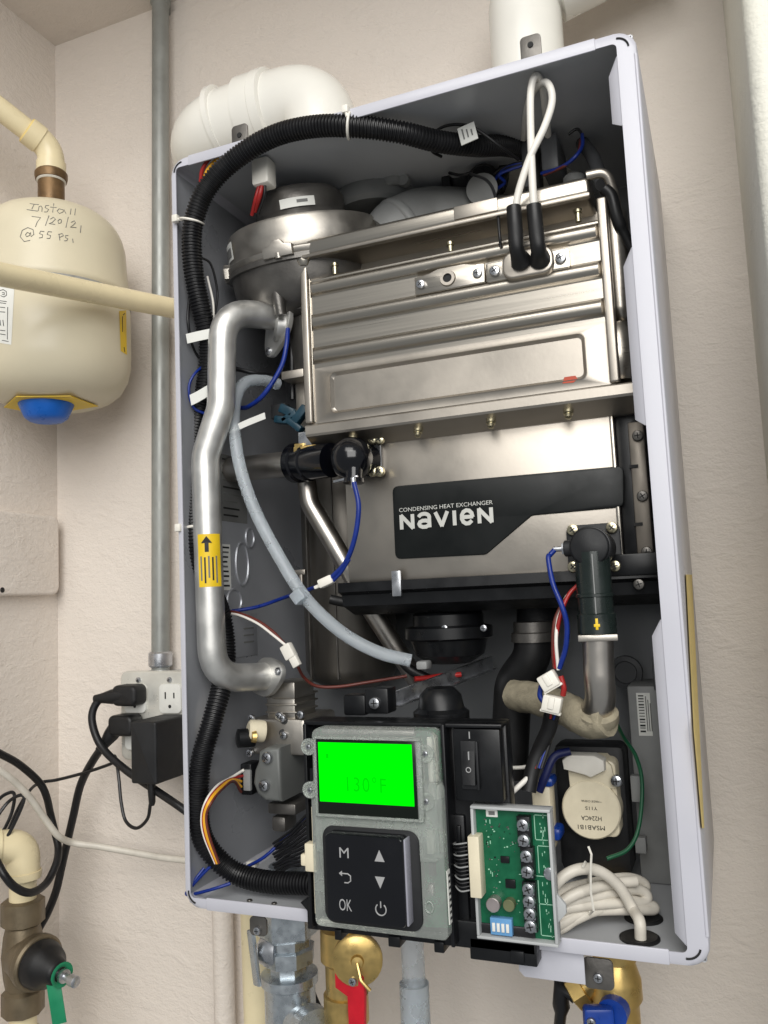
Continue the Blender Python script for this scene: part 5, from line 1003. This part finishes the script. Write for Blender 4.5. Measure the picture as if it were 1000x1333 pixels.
# power switch
q = MB(); q.box(X_(586, 950), X_(648, 955), -.017, -.004, Z_(586, 1044), Z_(586, 950), .0012); SWP = q.build('switch_plate', m_black, CP)
q = MB(); a, c = P(599, 964, -.018), P(626, 1028, -.018); q.box(a.x, c.x, -.019, -.016, c.z, a.z, .0008); q.box(c.x - .002, c.x, -.021, -.017, c.z, a.z, .0006); SW = q.build('rocker_switch', m_blackm, CP)
q = MB(); q.prism([(-.0225, c.z + .004), (-.0185, a.z - .004), (-.016, a.z - .003), (-.016, c.z + .003)], (a.x + .002, 0, 0), (0, 1, 0), (0, 0, 1), (1, 0, 0), c.x - a.x - .0045, .0006); q.build('rocker', m_black, SW)
p1, p2 = P(610, 984, -.021), P(609, 1003, -.024); g = MB(); g.box(p1.x - .0004, p1.x + .0004, -.0212, -.019, p1.z - .003, p1.z + .003); g.tube([V(p2.x + .0018 * math.cos(k * math.pi / 8), -.0222, p2.z + .0018 * math.sin(k * math.pi / 8)) for k in range(16)], .0004, 6, closed=True); g.build('switch_mark', m_key, SW)
p1 = P(611, 957, -.0175); g = MB(); g.box(p1.x - .0004, p1.x + .0004, -.0176, -.0165, p1.z - .0026, p1.z + .0026); g.build('switch_mark', m_key, SWP)

# ---------------------------------------------------------------- circuit board in its grey tray
BY = -.018
bx0, bx1, bz1, bz0 = X_(612, 1055, BY), X_(721, 1140, BY), Z_(612, 1049, BY), Z_(614, 1221, BY)
q = MB(); th = .0022
q.box(bx0, bx1, BY + .010, BY + .012, bz0, bz1)
for bb in ((bx0, bx1, bz1 - th, bz1), (bx0, bx1, bz0, bz0 + th), (bx0, bx0 + th, bz0 + th, bz1 - th), (bx1 - th, bx1, bz0 + th, bz1 - th)): q.box(bb[0], bb[1], BY, BY + .0115, bb[2], bb[3], .0006)
q.fprism([(bx1 - .001, bz0 + .036), (bx1 + .006, bz0 + .028), (bx1 + .006, bz0 + .022), (bx1 - .001, bz0 + .014)], BY + .006, .003, .0004)
TY = q.build('board_tray', m_greyp if False else M('pale_grey_plastic', L(176, 178, 178), .42, vary=.06), CP, label='pale grey tray holding a green circuit board')
PB = BY + .007
q = MB(); q.box(bx0 + th, bx1 - th, PB, PB + .0016, bz0 + th, bz1 - th); BD = q.build('circuit_board', m_pcb, TY, 0)
bw, bh = bx1 - bx0, bz1 - bz0
def uv(u, v, y=PB): return V(bx0 + bw * u, y, bz1 - bh * v)          # u,v over the board seen from the front
def bpart(name, m, u0, v0, u1, v1, h, parent=None, bev=.0003): a, c = uv(u0, v0), uv(u1, v1); g = MB(); g.box(a.x, c.x, PB - h, PB + .0003, c.z, a.z, bev); return g.build(name, m, parent or TY)
for v0, n_ in ((.06, 2), (.29, 2), (.545, 4)):
    vl = .105 * n_ + (.02 if n_ == 2 else -.06); tb = bpart('terminal_block', m_black, .585 + .02 * (v0 > .2), v0, .745 + .02 * (v0 > .2), v0 + vl, .007)
    for k in range(n_):
        c = uv(.665 + .02 * (v0 > .2), v0 + vl * (k + .5) / n_, PB - .007); inst(ME_S, 'terminal_screw', TY, c + V(0, .0004, 0), spin=.4 + k, scale=1.3)
        g = MB(); g.box(c.x - .004, c.x + .004, PB - .0078, PB - .0066, c.z - .0042, c.z - .002); g.build('terminal_clamp', m_zinc, TY)
a, c = uv(-.03, .22), uv(.115, .68); g = MB(); g.box(a.x, c.x, PB - .012, PB + .001, c.z, a.z, .0008); g = g.build('ribbon_socket', m_cream, TY)
for k in range(13): zz = a.z - .005 - k * (a.z - c.z - .01) / 12; q = MB(); q.box(a.x - .0008, a.x + .0016, PB - .0105, PB - .008, zz - .0008, zz + .0008); q.build('socket_pin', m_dark, g)
for k in range(13):
    zz = a.z - .005 - k * (a.z - c.z - .01) / 12; q = MB(); q.tube(spline([V(a.x + .001, PB - .0092, zz), V(a.x - .007, PB - .012, zz - .001), V(a.x - .013, PB - .006, zz - .003 + k * .0003), V(a.x - .015, PB + .012, zz - .006)], 5), .0006, 6); q.build('ribbon_wire', m_wblk if k % 3 else m_greyp, TY)
bpart('microchip', m_black, .33, .385, .44, .435, .0015); bpart('microchip', m_black, .375, .555, .50, .62, .0016)
for u_, v_, rr_, hh, m_ in ((.23, .735, .0052, .008, m_capa), (.42, .735, .0044, .006, M('olive_capacitor', L(120, 124, 92), .4, .5))):
    g = MB(); c = uv(u_, v_); g.lathe([(rr_, -.0003), (rr_, hh), (rr_ * .9, hh + .0005), (0, hh + .0005)], c, (0, -1, 0), 20); g.build('capacitor', m_, TY)
dsw = bpart('dip_switch', m_dipb, .17, .84, .44, .965, .005)
for k in range(4): g = MB(); a = uv(.215 + .058 * k, .885, PB - .005); g.box(a.x - .0011, a.x + .0011, PB - .0062, PB - .0048, a.z - .005, a.z + .001, .0002); g.build('switch_toggle', m_label, dsw)
bpart('board_sticker', m_label, .17, .035, .32, .095, .0003); bpart('sticker_print', m_inkg, .205, .05, .285, .08, .0004, bev=0)
g = MB(); c = uv(.93, .49); g.lathe([(.0045, -.0005), (.0045, .0012), (.003, .0018), (0, .0018)], c, (0, -1, 0), 18); g.build('board_screw', m_zinc, TY)
for k in range(70):
    u_, v_ = random.uniform(.14, .54), random.uniform(.10, .80)
    if .30 < u_ < .52 and (.36 < v_ < .46 or .53 < v_ < .66) or v_ > .68 and u_ < .5: continue
    s_ = random.choice((.006, .009, .013)); bpart('component', random.choice((m_black, m_pcbl, m_capa, m_pcbl, m_castdk)), u_, v_, u_ + s_ * 1.6, v_ + s_ * .7, .0007, bev=0)
def line(u0, v0, u1, v1, m=m_pcbl, wd=.00028): a, c = uv(u0, v0), uv(u1, v1); g = MB(); g.box(min(a.x, c.x) - wd, max(a.x, c.x) + wd, PB - .00025, PB + .0002, min(a.z, c.z) - wd, max(a.z, c.z) + wd); return g
sk = MB()
for l_ in [(.78, .06, .78, .245), (.78, .06, .93, .06), (.78, .245, .93, .245), (.80, .29, .80, .49), (.80, .29, .94, .29), (.55, .515, .96, .515), (.78, .55, .78, .95), (.78, .95, .95, .95), (.78, .72, .95, .72), (.95, .55, .95, .95)]: g = line(*l_); sk.add(g.v, g.f)
for k in range(46):
    u_, v_ = random.choice(((.83, .9), (.85, .93), (.16, .55)))[0] + random.uniform(0, .06), random.uniform(.04, .95); g = line(u_, v_, u_ + random.uniform(.0, .006), v_ + random.uniform(.006, .03), wd=.0002); sk.add(g.v, g.f)
for k in range(12): u_ = .12 + k * .022; g = line(u_, .025, u_ + random.uniform(.004, .014), .031, wd=.0002); sk.add(g.v, g.f)
sk.build('board_print', m_pcbl, BD, 0)['kind'] = 'stuff'
q = MB(); q.box(X_(612, 1225, -.01), X_(700, 1250, -.01), -.012, .004, bz0 - .018, bz0 - .002, .001); q.build('tray_support', m_black, CP)
q = MB(); q.fbox(586, 1060, 612, 1210, -.008, .01, .002); q.fbox(594, 1075, 600, 1100, -.011, -.007, .0006); q.build('frame_rib', m_black, CP)
